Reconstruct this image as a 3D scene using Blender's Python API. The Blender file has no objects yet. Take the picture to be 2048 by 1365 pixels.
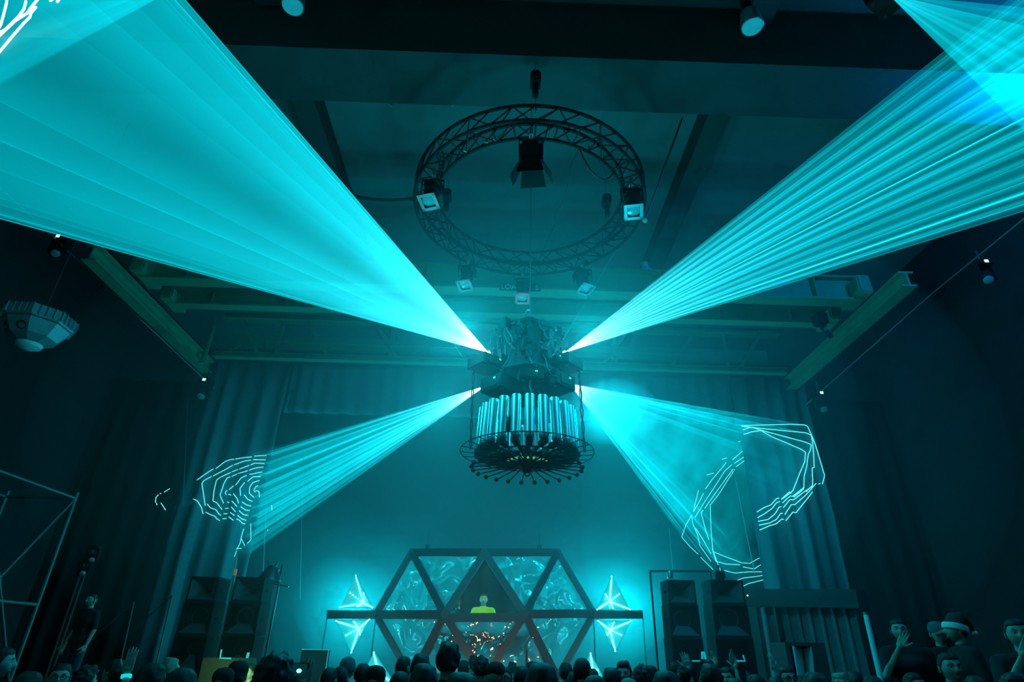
import bpy, bmesh, math, random
from mathutils import Vector, Matrix, noise
random.seed(7)
R = math.radians
PI = math.pi
sc = bpy.context.scene
COL = sc.collection

# ------------------------------------------------------------------ camera
F = 1179.0                      # focal length in pixels of a 2048 x 1365 frame
CAM = Vector((0.0, 0.0, 1.8))
ROT = (Matrix.Rotation(R(-0.9), 3, 'Z') @ Matrix.Rotation(R(90 + 27.7), 3, 'X') @ Matrix.Rotation(R(1.3), 3, 'Z'))
cd = bpy.data.cameras.new('camera'); cam = bpy.data.objects.new('camera', cd); COL.objects.link(cam)
cd.sensor_width = 36.0; cd.lens = 36.0 * F / 2048.0; cd.clip_start = 0.05; cd.clip_end = 200
cam.location = CAM; cam.rotation_euler = ROT.to_euler()
sc.camera = cam
sc.view_settings.view_transform = 'Standard'; sc.view_settings.look = 'None'
sc.view_settings.gamma = 1.0; sc.view_settings.use_curve_mapping = False
sc.view_settings.exposure = 0.0
cy = sc.cycles
cy.use_denoising = True; cy.use_adaptive_sampling = True; cy.adaptive_threshold = .05; cy.adaptive_min_samples = 10; cy.use_light_tree = False
cy.max_bounces = 3; cy.diffuse_bounces = 1; cy.glossy_bounces = 2; cy.transmission_bounces = 3
cy.volume_bounces = 0; cy.transparent_max_bounces = 96
cy.sample_clamp_indirect = 2.0; cy.caustics_reflective = False; cy.caustics_refractive = False

def ray(px, py):
    return (ROT @ Vector(((px - 1024) / F, -(py - 682.5) / F, -1.0)))
def atY(px, py, Y):
    d = ray(px, py); return CAM + d * ((Y - CAM.y) / d.y)
def atX(px, py, X):
    d = ray(px, py); return CAM + d * ((X - CAM.x) / d.x)
def atZ(px, py, Z):
    d = ray(px, py); return CAM + d * ((Z - CAM.z) / d.z)
def atD(px, py, D):
    return CAM + ray(px, py).normalized() * D
def proj(p):
    v = ROT.transposed() @ (Vector(p) - CAM)
    return (1024 + F * v.x / -v.z, 682.5 - F * v.y / -v.z)
def pxm(p):                      # pixels per metre at a point
    v = ROT.transposed() @ (Vector(p) - CAM); return F / -v.z

# ------------------------------------------------------------------ world, haze and lights
ROOM = dict(x0=-11.0, x1=11.0, y0=-6.0, y1=19.6, z0=0.0, z1=11.4)
w = bpy.data.worlds.new('World'); sc.world = w; w.use_nodes = True
w.node_tree.nodes['Background'].inputs[0].default_value = (0.5, 0.8, 0.9, 1)
w.node_tree.nodes['Background'].inputs[1].default_value = 0.0

def lamp(name, kind, loc, col, power, size=0.1, target=None, spot=60, blend=0.5):
    l = bpy.data.lights.new(name, kind); l.color = col; l.energy = power
    if kind == 'AREA': l.size = size
    else: l.shadow_soft_size = size
    if kind == 'SPOT': l.spot_size = R(spot); l.spot_blend = blend
    o = bpy.data.objects.new(name, l); o.location = loc; COL.objects.link(o)
    if target is not None:
        d = Vector(target) - Vector(loc); o.rotation_euler = d.to_track_quat('-Z', 'Y').to_euler()
    return o
TEAL = (0.0, 0.78, 1.0)
CY = 8.0                                         # distance of the hanging rig
AX = {'UL': atY(977, 706, CY - .35), 'UR': atY(1129, 706, CY - .35),
      'LL': atY(972, 772, CY - .2), 'LR': atY(1139, 768, CY - .2)}
# light thrown around by the brightest stretch of the two upper beams and the lower two
for px, py, Y, e in ((925, 655, 7.2, 165), (1185, 662, 7.2, 130), (880, 815, 8.8, 75), (1215, 830, 8.8, 140)):
    lamp('laser_scatter', 'POINT', atY(px, py, Y), TEAL, e, .25)
for k in ('UL', 'UR'): lamp('laser_glow', 'POINT', AX[k] + Vector((-.06 if 'L' == k[1] else .06, -.10, .03)), TEAL, 3, .03)
# stage washes behind the booth, aimed up and out through the smoke
for px, py, Y, e in ((700, 1222, 14.4, 300), (1238, 1222, 14.4, 380)):
    lamp('stage_wash', 'POINT', atY(px, py, Y), TEAL, e, .25)
for px in (835, 1100): lamp('booth_wash', 'POINT', atY(px, 1200, 15.6), TEAL, 180, .3)
lamp('laser_splash', 'POINT', atY(470, 985, 14.5), TEAL, 16, .2)
lamp('laser_splash', 'POINT', atY(1560, 960, 14.5), TEAL, 24, .2)
lamp('booth_spot', 'SPOT', (-.2, 13.45, 3.42), (.42, 1.0, .18), 32, .03, atY(958, 1218, 14.3), 72, .6)
lamp('right_wash', 'POINT', (8.2, 6.2, 9.6), (0.0, .30, 1.0), 480, .3)
lamp('stage_foot_glow', 'POINT', atY(470, 1352, 8.9), (.35, 1.0, .35), 12, .2)
lamp('added_warm_fill', 'POINT', (0, -4.0, 6.0), (1.0, .55, .42), 14, .5)  # added dim warm fill behind the camera, lifts the dark corners
# ------------------------------------------------------------------ materials
MATS = {}
def mat(name, col, rough=.6, metal=0.0, var=.25, scale=6.0, bump=0.0, emit=None, estr=0.0, spec=.5):
    if name in MATS: return MATS[name]
    m = bpy.data.materials.new(name); m.use_nodes = True; nt = m.node_tree; N = nt.nodes; L = nt.links
    b = N['Principled BSDF']; b.inputs['Roughness'].default_value = rough; b.inputs['Metallic'].default_value = metal
    b.inputs['Specular IOR Level'].default_value = spec
    tc = N.new('ShaderNodeTexCoord'); nz = N.new('ShaderNodeTexNoise'); nz.inputs['Scale'].default_value = scale
    nz.inputs['Detail'].default_value = 3
    L.new(tc.outputs['Object'], nz.inputs['Vector'])
    mx = N.new('ShaderNodeMix'); mx.data_type = 'RGBA'
    mx.inputs['A'].default_value = (*[c * (1 - var) for c in col], 1)
    mx.inputs['B'].default_value = (*[min(1, c * (1 + var)) for c in col], 1)
    L.new(nz.outputs['Fac'], mx.inputs['Factor']); L.new(mx.outputs['Result'], b.inputs['Base Color'])
    if bump:
        bp = N.new('ShaderNodeBump'); bp.inputs['Strength'].default_value = bump
        L.new(nz.outputs['Fac'], bp.inputs['Height']); L.new(bp.outputs['Normal'], b.inputs['Normal'])
    if emit:
        b.inputs['Emission Color'].default_value = (*emit, 1); b.inputs['Emission Strength'].default_value = estr
    MATS[name] = m; return m
BLACK = mat('black_metal', (.010, .011, .012), .75, .1, spec=.2)
IRON = mat('dark_steel', (.10, .11, .12), .4, .8, scale=12)
CHROME = mat('polished_steel', (.75, .8, .82), .12, 1.0, .08)
TUBEM = mat('brushed_tube_metal', (.72, .78, .8), .34, 1.0, .05)
CHIP = mat('satin_steel', (.45, .48, .5), .35, .9, .15)
CLOTHB = mat('black_cloth', (.009, .009, .010), .95, scale=30, bump=.2)
LEDW = mat('led_white', (.8, .9, .9), .4, emit=(.45, 1, .98), estr=9.0)

# ------------------------------------------------------------------ mesh builder
class MB:
    def __init__(s): s.v = []; s.f = []; s.m = None
    def add(s, vs, fs):
        o = len(s.v); s.v += [Vector(x) for x in vs]; s.f += [tuple(i + o for i in f) for f in fs]; return s
    def box(s, c, d, rot=None):
        c = Vector(c); h = Vector(d) / 2; q = rot if rot is not None else Matrix.Identity(3)
        vs = [c + q @ Vector((x * h.x, y * h.y, z * h.z)) for x in (-1, 1) for y in (-1, 1) for z in (-1, 1)]
        return s.add(vs, [(0, 1, 3, 2), (4, 6, 7, 5), (0, 4, 5, 1), (2, 3, 7, 6), (0, 2, 6, 4), (1, 5, 7, 3)])
    def bbox(s, c, d, rot=None, b=.01):          # box with chamfered edges
        bm = bmesh.new(); bmesh.ops.create_cube(bm, size=1)
        for v in bm.verts: v.co = Vector((v.co.x * d[0], v.co.y * d[1], v.co.z * d[2]))
        bmesh.ops.bevel(bm, geom=list(bm.edges), offset=b, segments=2, affect='EDGES')
        q = rot if rot is not None else Matrix.Identity(3)
        s.add([Vector(c) + q @ v.co for v in bm.verts], [tuple(v.index for v in f.verts) for f in bm.faces]); bm.free(); return s
    def beam(s, p0, p1, w, h, up=(0, 0, 1)):      # rectangular bar
        p0 = Vector(p0); p1 = Vector(p1); d = p1 - p0; L = d.length; d.normalize(); u = Vector(up)
        x = d.cross(u)
        if x.length < 1e-4: x = d.cross(Vector((1, 0, 0)))
        x.normalize(); z = x.cross(d)
        q = Matrix((x, d, z)).transposed()
        return s.box((p0 + p1) / 2, (w, L, h), q)
    def ibeam(s, p0, p1, w, h, t=.04, up=(0, 0, 1)):
        p0 = Vector(p0); p1 = Vector(p1); u = Vector(up)
        s.beam(p0, p1, t, h - 2 * t, up)
        s.beam(p0 + u * (h / 2 - t / 2), p1 + u * (h / 2 - t / 2), w, t, up)
        s.beam(p0 - u * (h / 2 - t / 2), p1 - u * (h / 2 - t / 2), w, t, up); return s
    def tube(s, pts, r, n=8, cap=True, closed=False):
        pts = [Vector(p) for p in pts]; rings = []
        prev = None
        for i, p in enumerate(pts):
            if closed: t = pts[(i + 1) % len(pts)] - pts[i - 1]
            else: t = pts[min(i + 1, len(pts) - 1)] - pts[max(i - 1, 0)]
            if t.length < 1e-9: t = Vector((0, 0, 1))
            t.normalize()
            if prev is None:
                a = Vector((0, 0, 1)) if abs(t.z) < .9 else Vector((1, 0, 0)); x = t.cross(a).normalized()
            else:
                x = (prev - t * prev.dot(t))
                x = x.normalized() if x.length > 1e-6 else t.orthogonal().normalized()
            prev = x; y = t.cross(x); rr = r[i] if isinstance(r, (list, tuple)) else r
            rings.append([p + (x * math.cos(2 * PI * k / n) + y * math.sin(2 * PI * k / n)) * rr for k in range(n)])
        vs = [v for q in rings for v in q]; fs = []; m = len(rings)
        for i in range(m if closed else m - 1):
            j = (i + 1) % m
            for k in range(n): fs.append((i * n + k, i * n + (k + 1) % n, j * n + (k + 1) % n, j * n + k))
        if cap and not closed: fs += [tuple(range(n))[::-1], tuple((m - 1) * n + k for k in range(n))]
        return s.add(vs, fs)
    def cyl(s, p0, p1, r, r2=None, n=16, cap=True): return s.tube([p0, p1], [r, r if r2 is None else r2], n, cap)
    def lathe(s, prof, c=(0, 0, 0), n=24, axis=None):
        c = Vector(c); q = Matrix.Identity(3) if axis is None else Vector(axis).to_track_quat('Z', 'Y').to_matrix()
        vs = []; fs = []
        for r, z in prof:
            for k in range(n): vs.append(c + q @ Vector((max(r, 1e-4) * math.cos(2 * PI * k / n), max(r, 1e-4) * math.sin(2 * PI * k / n), z)))
        for i in range(len(prof) - 1):
            for k in range(n): fs.append((i * n + k, i * n + (k + 1) % n, (i + 1) * n + (k + 1) % n, (i + 1) * n + k))
        return s.add(vs, fs)
    def ell(s, c, r, n=12, m=8, rot=None):
        c = Vector(c); q = rot if rot is not None else Matrix.Identity(3); r = (r, r, r) if isinstance(r, (int, float)) else r
        vs = [c + q @ Vector((0, 0, r[2]))]; fs = []
        for i in range(1, m):
            a = PI * i / m
            for k in range(n):
                b = 2 * PI * k / n; vs.append(c + q @ Vector((r[0] * math.sin(a) * math.cos(b), r[1] * math.sin(a) * math.sin(b), r[2] * math.cos(a))))
        vs.append(c + q @ Vector((0, 0, -r[2]))); e = len(vs) - 1
        for k in range(n): fs.append((0, 1 + k, 1 + (k + 1) % n)); fs.append((e, 1 + (m - 2) * n + (k + 1) % n, 1 + (m - 2) * n + k))
        for i in range(m - 2):
            for k in range(n): fs.append((1 + i * n + k, 1 + (i + 1) * n + k, 1 + (i + 1) * n + (k + 1) % n, 1 + i * n + (k + 1) % n))
        return s.add(vs, fs)
    def prism(s, poly, off):                      # polygon extruded by a vector
        n = len(poly); off = Vector(off); poly = [Vector(p) for p in poly]
        return s.add(poly + [p + off for p in poly], [tuple(range(n))[::-1], tuple(n + i for i in range(n))] + [(i, (i + 1) % n, n + (i + 1) % n, n + i) for i in range(n)])
    def grid(s, rows):                            # rows of points
        n = len(rows[0]); return s.add([p for r_ in rows for p in r_], [(i * n + k, i * n + k + 1, (i + 1) * n + k + 1, (i + 1) * n + k) for i in range(len(rows) - 1) for k in range(n - 1)])
    def build(s, name, m, parent=None, smooth=False, world=True, fix=True):
        me = bpy.data.meshes.new(name); vs = s.v
        if parent is not None and world:
            M = pmat(parent).inverted(); vs = [M @ v for v in vs]
        me.from_pydata([tuple(v) for v in vs], [], s.f); 
        if fix:
            bm = bmesh.new(); bm.from_mesh(me); bmesh.ops.recalc_face_normals(bm, faces=bm.faces); bm.to_mesh(me); bm.free()
        me.update()
        if smooth:
            me.polygons.foreach_set('use_smooth', [True] * len(me.polygons))
            try: me.set_sharp_from_angle(angle=R(40))
            except Exception: pass
        me.materials.append(m)
        o = bpy.data.objects.new(name, me); COL.objects.link(o)
        if parent is not None: o.parent = parent
        return o
def pmat(o):
    M = o.matrix_basis.copy()
    if o.parent: M = pmat(o.parent) @ M
    return M
def tag(o, label=None, cat=None, group=None, kind=None):
    if label: o['label'] = label
    if cat: o['category'] = cat
    if group: o['group'] = group
    if kind: o['kind'] = kind
    return o
def thing(name, label, cat, loc=(0, 0, 0), rz=0, group=None, scale=1):
    o = bpy.data.objects.new(name, None); COL.objects.link(o); o.location = loc; o.rotation_euler = (0, 0, rz)
    o.scale = (scale,) * 3; o.empty_display_size = .1
    return tag(o, label, cat, group)
def struct(name, mb, m, **k): return tag(mb.build(name, m, **k), kind='structure')
def copy_tree(o, parent=None):
    c = o.copy(); COL.objects.link(c); c.parent = parent
    for ch in list(o.children): copy_tree(ch, c)
    return c

# ------------------------------------------------------------------ room shell
x0, x1, y0, y1, z1 = ROOM['x0'], ROOM['x1'], ROOM['y0'], ROOM['y1'], ROOM['z1']
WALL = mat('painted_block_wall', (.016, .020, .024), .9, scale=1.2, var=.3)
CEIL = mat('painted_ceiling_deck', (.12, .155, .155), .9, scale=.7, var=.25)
FLOOR = mat('dark_concrete', (.06, .06, .06), .8, scale=2)
struct('floor', MB().box((0, (y0 + y1) / 2, -.1), (x1 - x0 + .4, y1 - y0 + .4, .2)), FLOOR)
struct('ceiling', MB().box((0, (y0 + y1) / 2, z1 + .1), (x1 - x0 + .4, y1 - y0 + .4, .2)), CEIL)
struct('wall_left', MB().box((x0 - .1, (y0 + y1) / 2, z1 / 2), (.2, y1 - y0, z1)), WALL)
struct('wall_right', MB().box((x1 + .1, (y0 + y1) / 2, z1 / 2), (.2, y1 - y0, z1)), WALL)
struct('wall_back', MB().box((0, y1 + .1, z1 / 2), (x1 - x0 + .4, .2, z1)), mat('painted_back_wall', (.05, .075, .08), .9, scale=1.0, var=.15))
struct('wall_front', MB().box((0, y0 - .1, z1 / 2), (x1 - x0 + .4, .2, z1)), WALL)
# ------------------------------------------------------------------ laser light in the haze
def laser_mat(name, gain, r0=1.0, deep=(.0, .55, .66), pale=(.42, 1.0, .95), patch=.35, whiten=3.0, clampc=.07, nscale=.8):
    m = bpy.data.materials.new(name); m.use_nodes = True; nt = m.node_tree; N = nt.nodes; L = nt.links
    N.remove(N['Principled BSDF']); out = N['Material Output']
    def M(op, a, b=None, clamp=False):
        n = N.new('ShaderNodeMath'); n.operation = op; n.use_clamp = clamp
        for i, x in enumerate((a, b)):
            if x is None: continue
            if isinstance(x, (int, float)): n.inputs[i].default_value = x
            else: L.new(x, n.inputs[i])
        return n.outputs[0]
    r = N.new('ShaderNodeAttribute'); r.attribute_name = 'dist'
    wt = N.new('ShaderNodeAttribute'); wt.attribute_name = 'power'
    g = N.new('ShaderNodeNewGeometry')
    dp = N.new('ShaderNodeVectorMath'); dp.operation = 'DOT_PRODUCT'
    L.new(g.outputs['Normal'], dp.inputs[0]); L.new(g.outputs['Incoming'], dp.inputs[1])
    ca = M('MAXIMUM', M('ABSOLUTE', dp.outputs['Value']), clampc)
    tc = N.new('ShaderNodeTexCoord'); nz = N.new('ShaderNodeTexNoise'); nz.inputs['Scale'].default_value = nscale; nz.inputs['Detail'].default_value = 4
    L.new(g.outputs['Position'], nz.inputs['Vector'])
    sm = M('ADD', M('MULTIPLY', M('SUBTRACT', nz.outputs['Fac'], .5), patch * 3), 1.0)
    sm = M('MAXIMUM', sm, .1)
    fall = M('DIVIDE', 1.0, M('ADD', r.outputs['Fac'], r0))
    st = M('MULTIPLY', M('MULTIPLY', M('DIVIDE', gain, ca), fall), M('MULTIPLY', wt.outputs['Fac'], sm))
    mx = N.new('ShaderNodeMix'); mx.data_type = 'RGBA'; mx.inputs['A'].default_value = (*deep, 1); mx.inputs['B'].default_value = (*pale, 1)
    L.new(M('MULTIPLY', M('POWER', fall, 4.0), whiten, True), mx.inputs['Factor'])
    em = N.new('ShaderNodeEmission'); L.new(mx.outputs['Result'], em.inputs['Color']); L.new(st, em.inputs['Strength'])
    tr = N.new('ShaderNodeBsdfTransparent'); ad = N.new('ShaderNodeAddShader')
    L.new(em.outputs[0], ad.inputs[0]); L.new(tr.outputs[0], ad.inputs[1]); L.new(ad.outputs[0], out.inputs['Surface'])
    try: m.cycles.emission_sampling = 'NONE'
    except Exception: pass
    return m
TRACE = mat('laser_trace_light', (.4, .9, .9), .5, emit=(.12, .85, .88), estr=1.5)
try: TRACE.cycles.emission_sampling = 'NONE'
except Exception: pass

def hit_room(A, d):
    t = 1e9
    for i, (lo, hi) in enumerate(((x0, x1), (y0, y1), (0, z1))):
        if abs(d[i]) > 1e-6:
            for b in (lo, hi):
                q = (b - A[i]) / d[i]
                if q > 1e-4: t = min(t, q)
    return A + d * (t * .999)
def resample(pts, n, closed):
    P = pts + [pts[0]] if closed else pts
    ln = [0]
    for a, b in zip(P, P[1:]): ln.append(ln[-1] + math.dist(a, b))
    out = []
    for i in range(n):
        t = ln[-1] * i / (n - 1); k = 0
        while k < len(ln) - 2 and ln[k + 1] < t: k += 1
        u = (t - ln[k]) / max(1e-9, ln[k + 1] - ln[k]); out.append(tuple(x + (y - x) * u for x, y in zip(P[k], P[k + 1])))
    return out
def fan_object(name, A, sheets, m, label, seg=14, r_start=.03, group=None):
    """sheets: list of (endpoints, powers). One mesh of thin light sheets from aperture A to where the light lands."""
    vs = []; fs = []; dist = []; pw = []
    for pts, pws in sheets:
        o = len(vs); n = len(pts)
        for j in range(seg + 1):
            t = (j / seg) ** 1.8
            for p, q in zip(pts, pws):
                Lr = (p - A).length; rr = r_start + (Lr - r_start) * t
                vs.append(A + (p - A) * (rr / Lr)); dist.append(rr); pw.append(q)
        for j in range(seg):
            for k in range(n - 1): fs.append((o + j * n + k, o + j * n + k + 1, o + (j + 1) * n + k + 1, o + (j + 1) * n + k))
    me = bpy.data.meshes.new(name); me.from_pydata([tuple(v) for v in vs], [], fs)
    me.polygons.foreach_set('use_smooth', [True] * len(fs))
    a = me.attributes.new('dist', 'FLOAT', 'POINT'); a.data.foreach_set('value', dist)
    a = me.attributes.new('power', 'FLOAT', 'POINT'); a.data.foreach_set('value', pw)
    me.materials.append(m); o = bpy.data.objects.new(name, me); COL.objects.link(o)
    return tag(o, label, 'laser beam', group)
def loop_px(c, e1, e2, s, n, wob=0.0, k=3, ph=0.0):
    """closed loop on the picture rays: centre c, half axes e1,e2 (px vectors), size s"""
    out = []
    for i in range(n):
        a = 2 * PI * i / n; q = s * (1 + wob * math.sin(k * a + ph))
        out.append((c[0] + (e1[0] * math.cos(a) + e2[0] * math.sin(a)) * q, c[1] + (e1[1] * math.cos(a) + e2[1] * math.sin(a)) * q))
    return out
def powers(n, seed, lo=.5, hi=1.5, f=14):
    rnd = random.Random(seed); k = [rnd.uniform(lo, hi) for _ in range(f + 1)]; k[-1] = k[0]; out = []
    for i in range(n):
        t = i / (n - 1) * f; j = min(int(t), f - 1); u = t - j; u = u * u * (3 - 2 * u); out.append(k[j] * (1 - u) + k[j + 1] * u)
    return out
def cone_fan(key, up_px, lo_px, depth, thick, sizes, gain, D, seed, label, plane=None, wob=.04, n=160, ribs=0, rib_amp=2.2, rib_pow=1.0, **kw):
    """fan seen between two edge pixels; nested hollow cones"""
    A = AX[key]; c = ((up_px[0] + lo_px[0]) / 2, (up_px[1] + lo_px[1]) / 2)
    e1 = ((up_px[0] - lo_px[0]) / 2, (up_px[1] - lo_px[1]) / 2)
    l = math.hypot(*e1); e2 = (-e1[1] / l * thick, e1[0] / l * thick)
    sheets = []
    if ribs:
        rnd = random.Random(seed); line = []; N_ = n * 6; ph = [rnd.uniform(.55, 1.5) for _ in range(ribs)]; tot = sum(ph); acc = [0]
        for q in ph: acc.append(acc[-1] + q / tot)
        for i in range(N_ + 1):
            t = i / N_; k = 0
            while k < ribs - 1 and acc[k + 1] < t: k += 1
            u = (t - acc[k]) / (acc[k + 1] - acc[k]); per = 2.0 / ribs; x = -1 + 2 * t
            xx = x + per * rib_amp * (math.sin(2 * PI * u) + .35 * math.sin(4 * PI * u + .7)) / (2 * PI); line.append((xx * .985, math.cos(2 * PI * u) * .9 + .4 * math.sin(x * 3)))
        pts = [hit_room(A, (atY(c[0] - e1[0] * a_ + e2[0] * b_ * .4, c[1] - e1[1] * a_ + e2[1] * b_ * .4, plane) if plane else atD(c[0] - e1[0] * a_ + e2[0] * b_ * .4, c[1] - e1[1] * a_ + e2[1] * b_ * .4, D + b_ * depth * .35)) - A) for a_, b_ in line]
        sheets.append((pts, [rib_pow * q for q in powers(len(pts), seed + 77, .6, 1.3, 9)]))
    for i, s in enumerate(sizes):
        s, pwr = s if isinstance(s, tuple) else (s, 1.0)
        px = resample(loop_px(c, e1, e2, s, 60, wob, 3 + i % 3, seed + i), n, True)
        # half the loop lies nearer, half farther
        pts = []
        for j, (x, y) in enumerate(px):
            a = 2 * PI * j / (n - 1)
            d = (atY(x, y, plane) if plane else atD(x, y, D + depth * s * math.sin(a))) - A; pts.append(hit_room(A, d))
        sheets.append((pts, [pwr * q for q in powers(n, seed * 31 + i)]))
    m = laser_mat('laser_haze_' + key, gain, **kw)
    return fan_object('laser_beam', A, sheets, m, label)
cone_fan('UL', (175, -228), (-190, 387), 1.6, 60, [(1, 2.2), (.985, .8), (.955, 1.6), (.90, .8), (.86, .7), (.70, .6), (.52, .8), (.3, .6)], .185, 6.5, 3,
         'wide smooth cyan laser cone sweeping from the hanging rig to the top left ceiling', wob=.015, patch=.15)
cone_fan('UR', (1989, 21), (2180, 381), 1.2, 40, [(1, 1.1), (.85, 1.1), (.65, 1.1), (.4, 1.2), (.03, 1.5)], .15, 8.0, 5,
         'finely streaked cyan laser fan rising from the rig to the upper right wall', wob=.006, patch=.12, clampc=.08, ribs=13, rib_pow=1.7, rib_amp=.9)
cone_fan('LL', (546, 901), (490, 1108), .9, 26, [(1, 1.1), (.7, 1.1), (.35, 1.1), (.03, 2)], .21, 17.5, 11,
         'streaked cyan laser fan falling from the rig to the left stage curtain', plane=15.3, wob=.012, patch=.25, clampc=.03, ribs=10, rib_pow=2.2, rib_amp=1.05)

def sheet_fan(A, pxs, D, gain, seed, label, n=120, **kw):
    """open fan of one or more sheets through picture points at distance D, running on to the room walls"""
    sh = []
    for i, line in enumerate(pxs):
        pts = [hit_room(A, atD(x, y, D) - A) for x, y in resample(line, n, False)]; sh.append((pts, powers(n, seed + i, .6, 1.4)))
    return fan_object('laser_beam', A, sh, laser_mat('laser_haze_sheet', gain, **kw), label)
A_TR = atD(1776, -12, 9.5)
sheet_fan(A_TR, [[(2360, 560), (2480, 300), (2560, 120), (2500, 60)], [(2360, 575), (2500, 330), (2600, 180)]], 6.5, .85, 21, 'broad cyan laser sheet cutting across the top right corner', patch=.2, r0=2.0, whiten=.5)
A_TL = atD(420, -60, 9.0)
sheet_fan(A_TL, [[(-420, 400), (-300, 100), (-200, -100)], [(-400, 380), (-250, 150), (-150, -60)]], 6.0, .38, 33, 'second laser sheet crossing the wide beam in the top left corner', patch=.2, r0=2.0, whiten=.5)
# ------------------------------------------------------------------ stage, beams, crane and curtains
GREEN = mat('green_crane_paint', (.12, .29, .18), .6, .2, .2, 3)
BEAM = mat('dark_painted_steel_beam', (.045, .05, .05), .8, scale=2)
struct('floor_stage', MB().box((0.2, 16.0, .55), (15.2, 7.0, 1.1)), mat('stage_deck_black', (.03, .03, .03), .7))
struct('ceiling_beam', MB().box((0, 6.55, 10.68), (21.9, 1.0, 1.36)), BEAM)
for xx in (3.95, -3.9): struct('ceiling_beam', MB().box((xx, 13.3, 11.1), (.42, 12.4, .5)).box((xx, .0, 11.1), (.42, 11.9, .5)), BEAM)
for sx, nm in ((-8.35, 'a'), (8.25, 'b')):
    o = struct('runway_beam', MB().ibeam((sx, 9.9, 8.72), (sx, 15.35, 8.72), .30, .36, .04), GREEN)
def girder(Y, Z, h, w_, label, xa=-8.0, xb=7.95):
    t = thing('crane_girder', label, 'crane girder', (0, Y, Z))
    MB().beam((xa, Y, Z), (xb, Y, Z), .05, h).build('web', GREEN, t)
    MB().beam((xa, Y, Z + h / 2), (xb, Y, Z + h / 2), w_, .05).build('top_flange', GREEN, t)
    MB().beam((xa, Y, Z - h / 2), (xb, Y, Z - h / 2), w_, .05).build('bottom_flange', GREEN, t)
    for k in range(9):
        x = xa + 1 + (xb - xa - 2) * k / 8; MB().box((x, Y - w_ / 4, Z), (.03, w_ / 2 - .03, h - .05)).build('stiffener', GREEN, t)
    for x in (xa + .05, xb - .05):
        MB().bbox((x, Y, Z - .05), (.3, w_ + .5, h * .8), b=.03).build('end_carriage', GREEN, t)
    return t
gA = girder(11.1, 9.16, .58, .34, 'nearer green crane girder with a flat web crossing below the ring truss')
gB = girder(12.3, 9.14, .36, .26, 'farther green crane girder directly behind the one carrying the load sign')
# header of the stage opening: top and bottom chords with diagonals
t = thing('stage_header_truss', 'long green steel header truss with diagonals above the stage curtains', 'truss', (0, 15, 8.8))
MB().ibeam((-8.1, 15.05, 8.98), (8.05, 15.05, 8.98), .2, .16, .025).build('bottom_chord', GREEN, t)
MB().ibeam((-8.1, 15.05, 10.22), (8.05, 15.05, 10.22), .3, .2, .03).build('top_chord', GREEN, t)
MB().beam((-7.6, 15.1, 9.45), (7.6, 15.1, 9.45), .06, .38).build('middle_rail', GREEN, t)
for i in range(8):
    a = -6.9 + i * 1.95; MB().beam((a, 15.0, 9.05), (a + (.75 if a > 0 else -.75), 15.0, 10.15), .09, .09).build('diagonal', GREEN, t)
for i in range(5):
    x = -6.4 + 3.2 * i; MB().box((x, 15.05, 9.6), (.1, .08, 1.1)).build('upright', GREEN, t)
# load sign on the nearer girder
sg = thing('load_sign', 'dark load limit sign on the green crane girder behind a lamp', 'sign', (.35, 10.88, 9.2))
s0_, s1_ = atY(999, 575, 10.9), atY(1082, 577, 10.9); SC = (s0_ + s1_) / 2
MB().box((SC.x, 10.9, SC.z), (s1_.x - s0_.x, .02, .17)).build('plate', mat('sign_plate_dark', (.02, .04, .04), .6), sg)
def text(s, c, size, m, parent, name='lettering', rot=(R(90), 0, 0), ex=.004):
    cu = bpy.data.curves.new(name, 'FONT'); cu.body = s; cu.size = size; cu.extrude = ex; cu.align_x = 'LEFT'; cu.align_y = 'CENTER'
    tmp = bpy.data.objects.new('tmp', cu); COL.objects.link(tmp); bpy.context.view_layer.update()
    me = bpy.data.meshes.new_from_object(tmp.evaluated_get(bpy.context.evaluated_depsgraph_get()))
    bpy.data.objects.remove(tmp); ob = bpy.data.objects.new(name, me); COL.objects.link(ob)
    ob.location = c; ob.rotation_euler = rot; me.materials.clear(); me.materials.append(m)
    if parent is not None:
        ob.parent = parent; ob.location = pmat(parent).inverted() @ Vector(c)
    return ob
SIGNT = mat('sign_lettering_pale', (.6, .8, .75), .6)
text('LOAD', (s0_.x + .03, 10.88, SC.z), .17, SIGNT, sg); text('S', (s1_.x - .13, 10.88, SC.z), .17, SIGNT, sg)

# curtains --------------------------------------------------------
def fold(x, a=.10):
    return a * (math.sin(x * 13.5 + 1.2 * math.sin(x * 2.3)) * .7 + math.sin(x * 6.1 + 1.0) * .5)
DRAPE = mat('stage_curtain_serge', (.12, .15, .17), .95, scale=20, bump=.15)
CURT_Y = 15.32
def curtain(name, xa, xb, za, zb, Y, label, amp=.10, m=None):
    nx = int(abs(xb - xa) * 40); nz = 10; rows = []
    for j in range(nz + 1):
        z = za + (zb - za) * j / nz; row = []
        for i in range(nx + 1):
            x = xa + (xb - xa) * i / nx
            row.append(Vector((x + .01 * math.sin(z * 3 + x * 5), Y + fold(x, amp * (1 - .25 * j / nz)) + .02 * math.sin(z * 1.7 + x), z)))
        rows.append(row)
    o = MB().grid(rows).build(name, m or DRAPE, smooth=True); sd = o.modifiers.new('s', 'SOLIDIFY'); sd.thickness = .012; sd.offset = 1
    return tag(o, label, 'curtain')
curtain('stage_curtain', -8.2, -6.02, 1.12, 8.9, CURT_Y, 'tall pleated dark stage curtain lit by nested laser contours, beside the left speakers')
curtain('stage_curtain', 6.55, 8.6, 1.12, 8.9, CURT_Y, 'tall pleated dark stage curtain crossed by wavy laser lines above the right shelf')
curtain('valance_curtain', -5.98, 6.5, 7.45, 8.9, CURT_Y + .05, 'short pleated valance curtain hanging across the top of the stage', .05)
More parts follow.
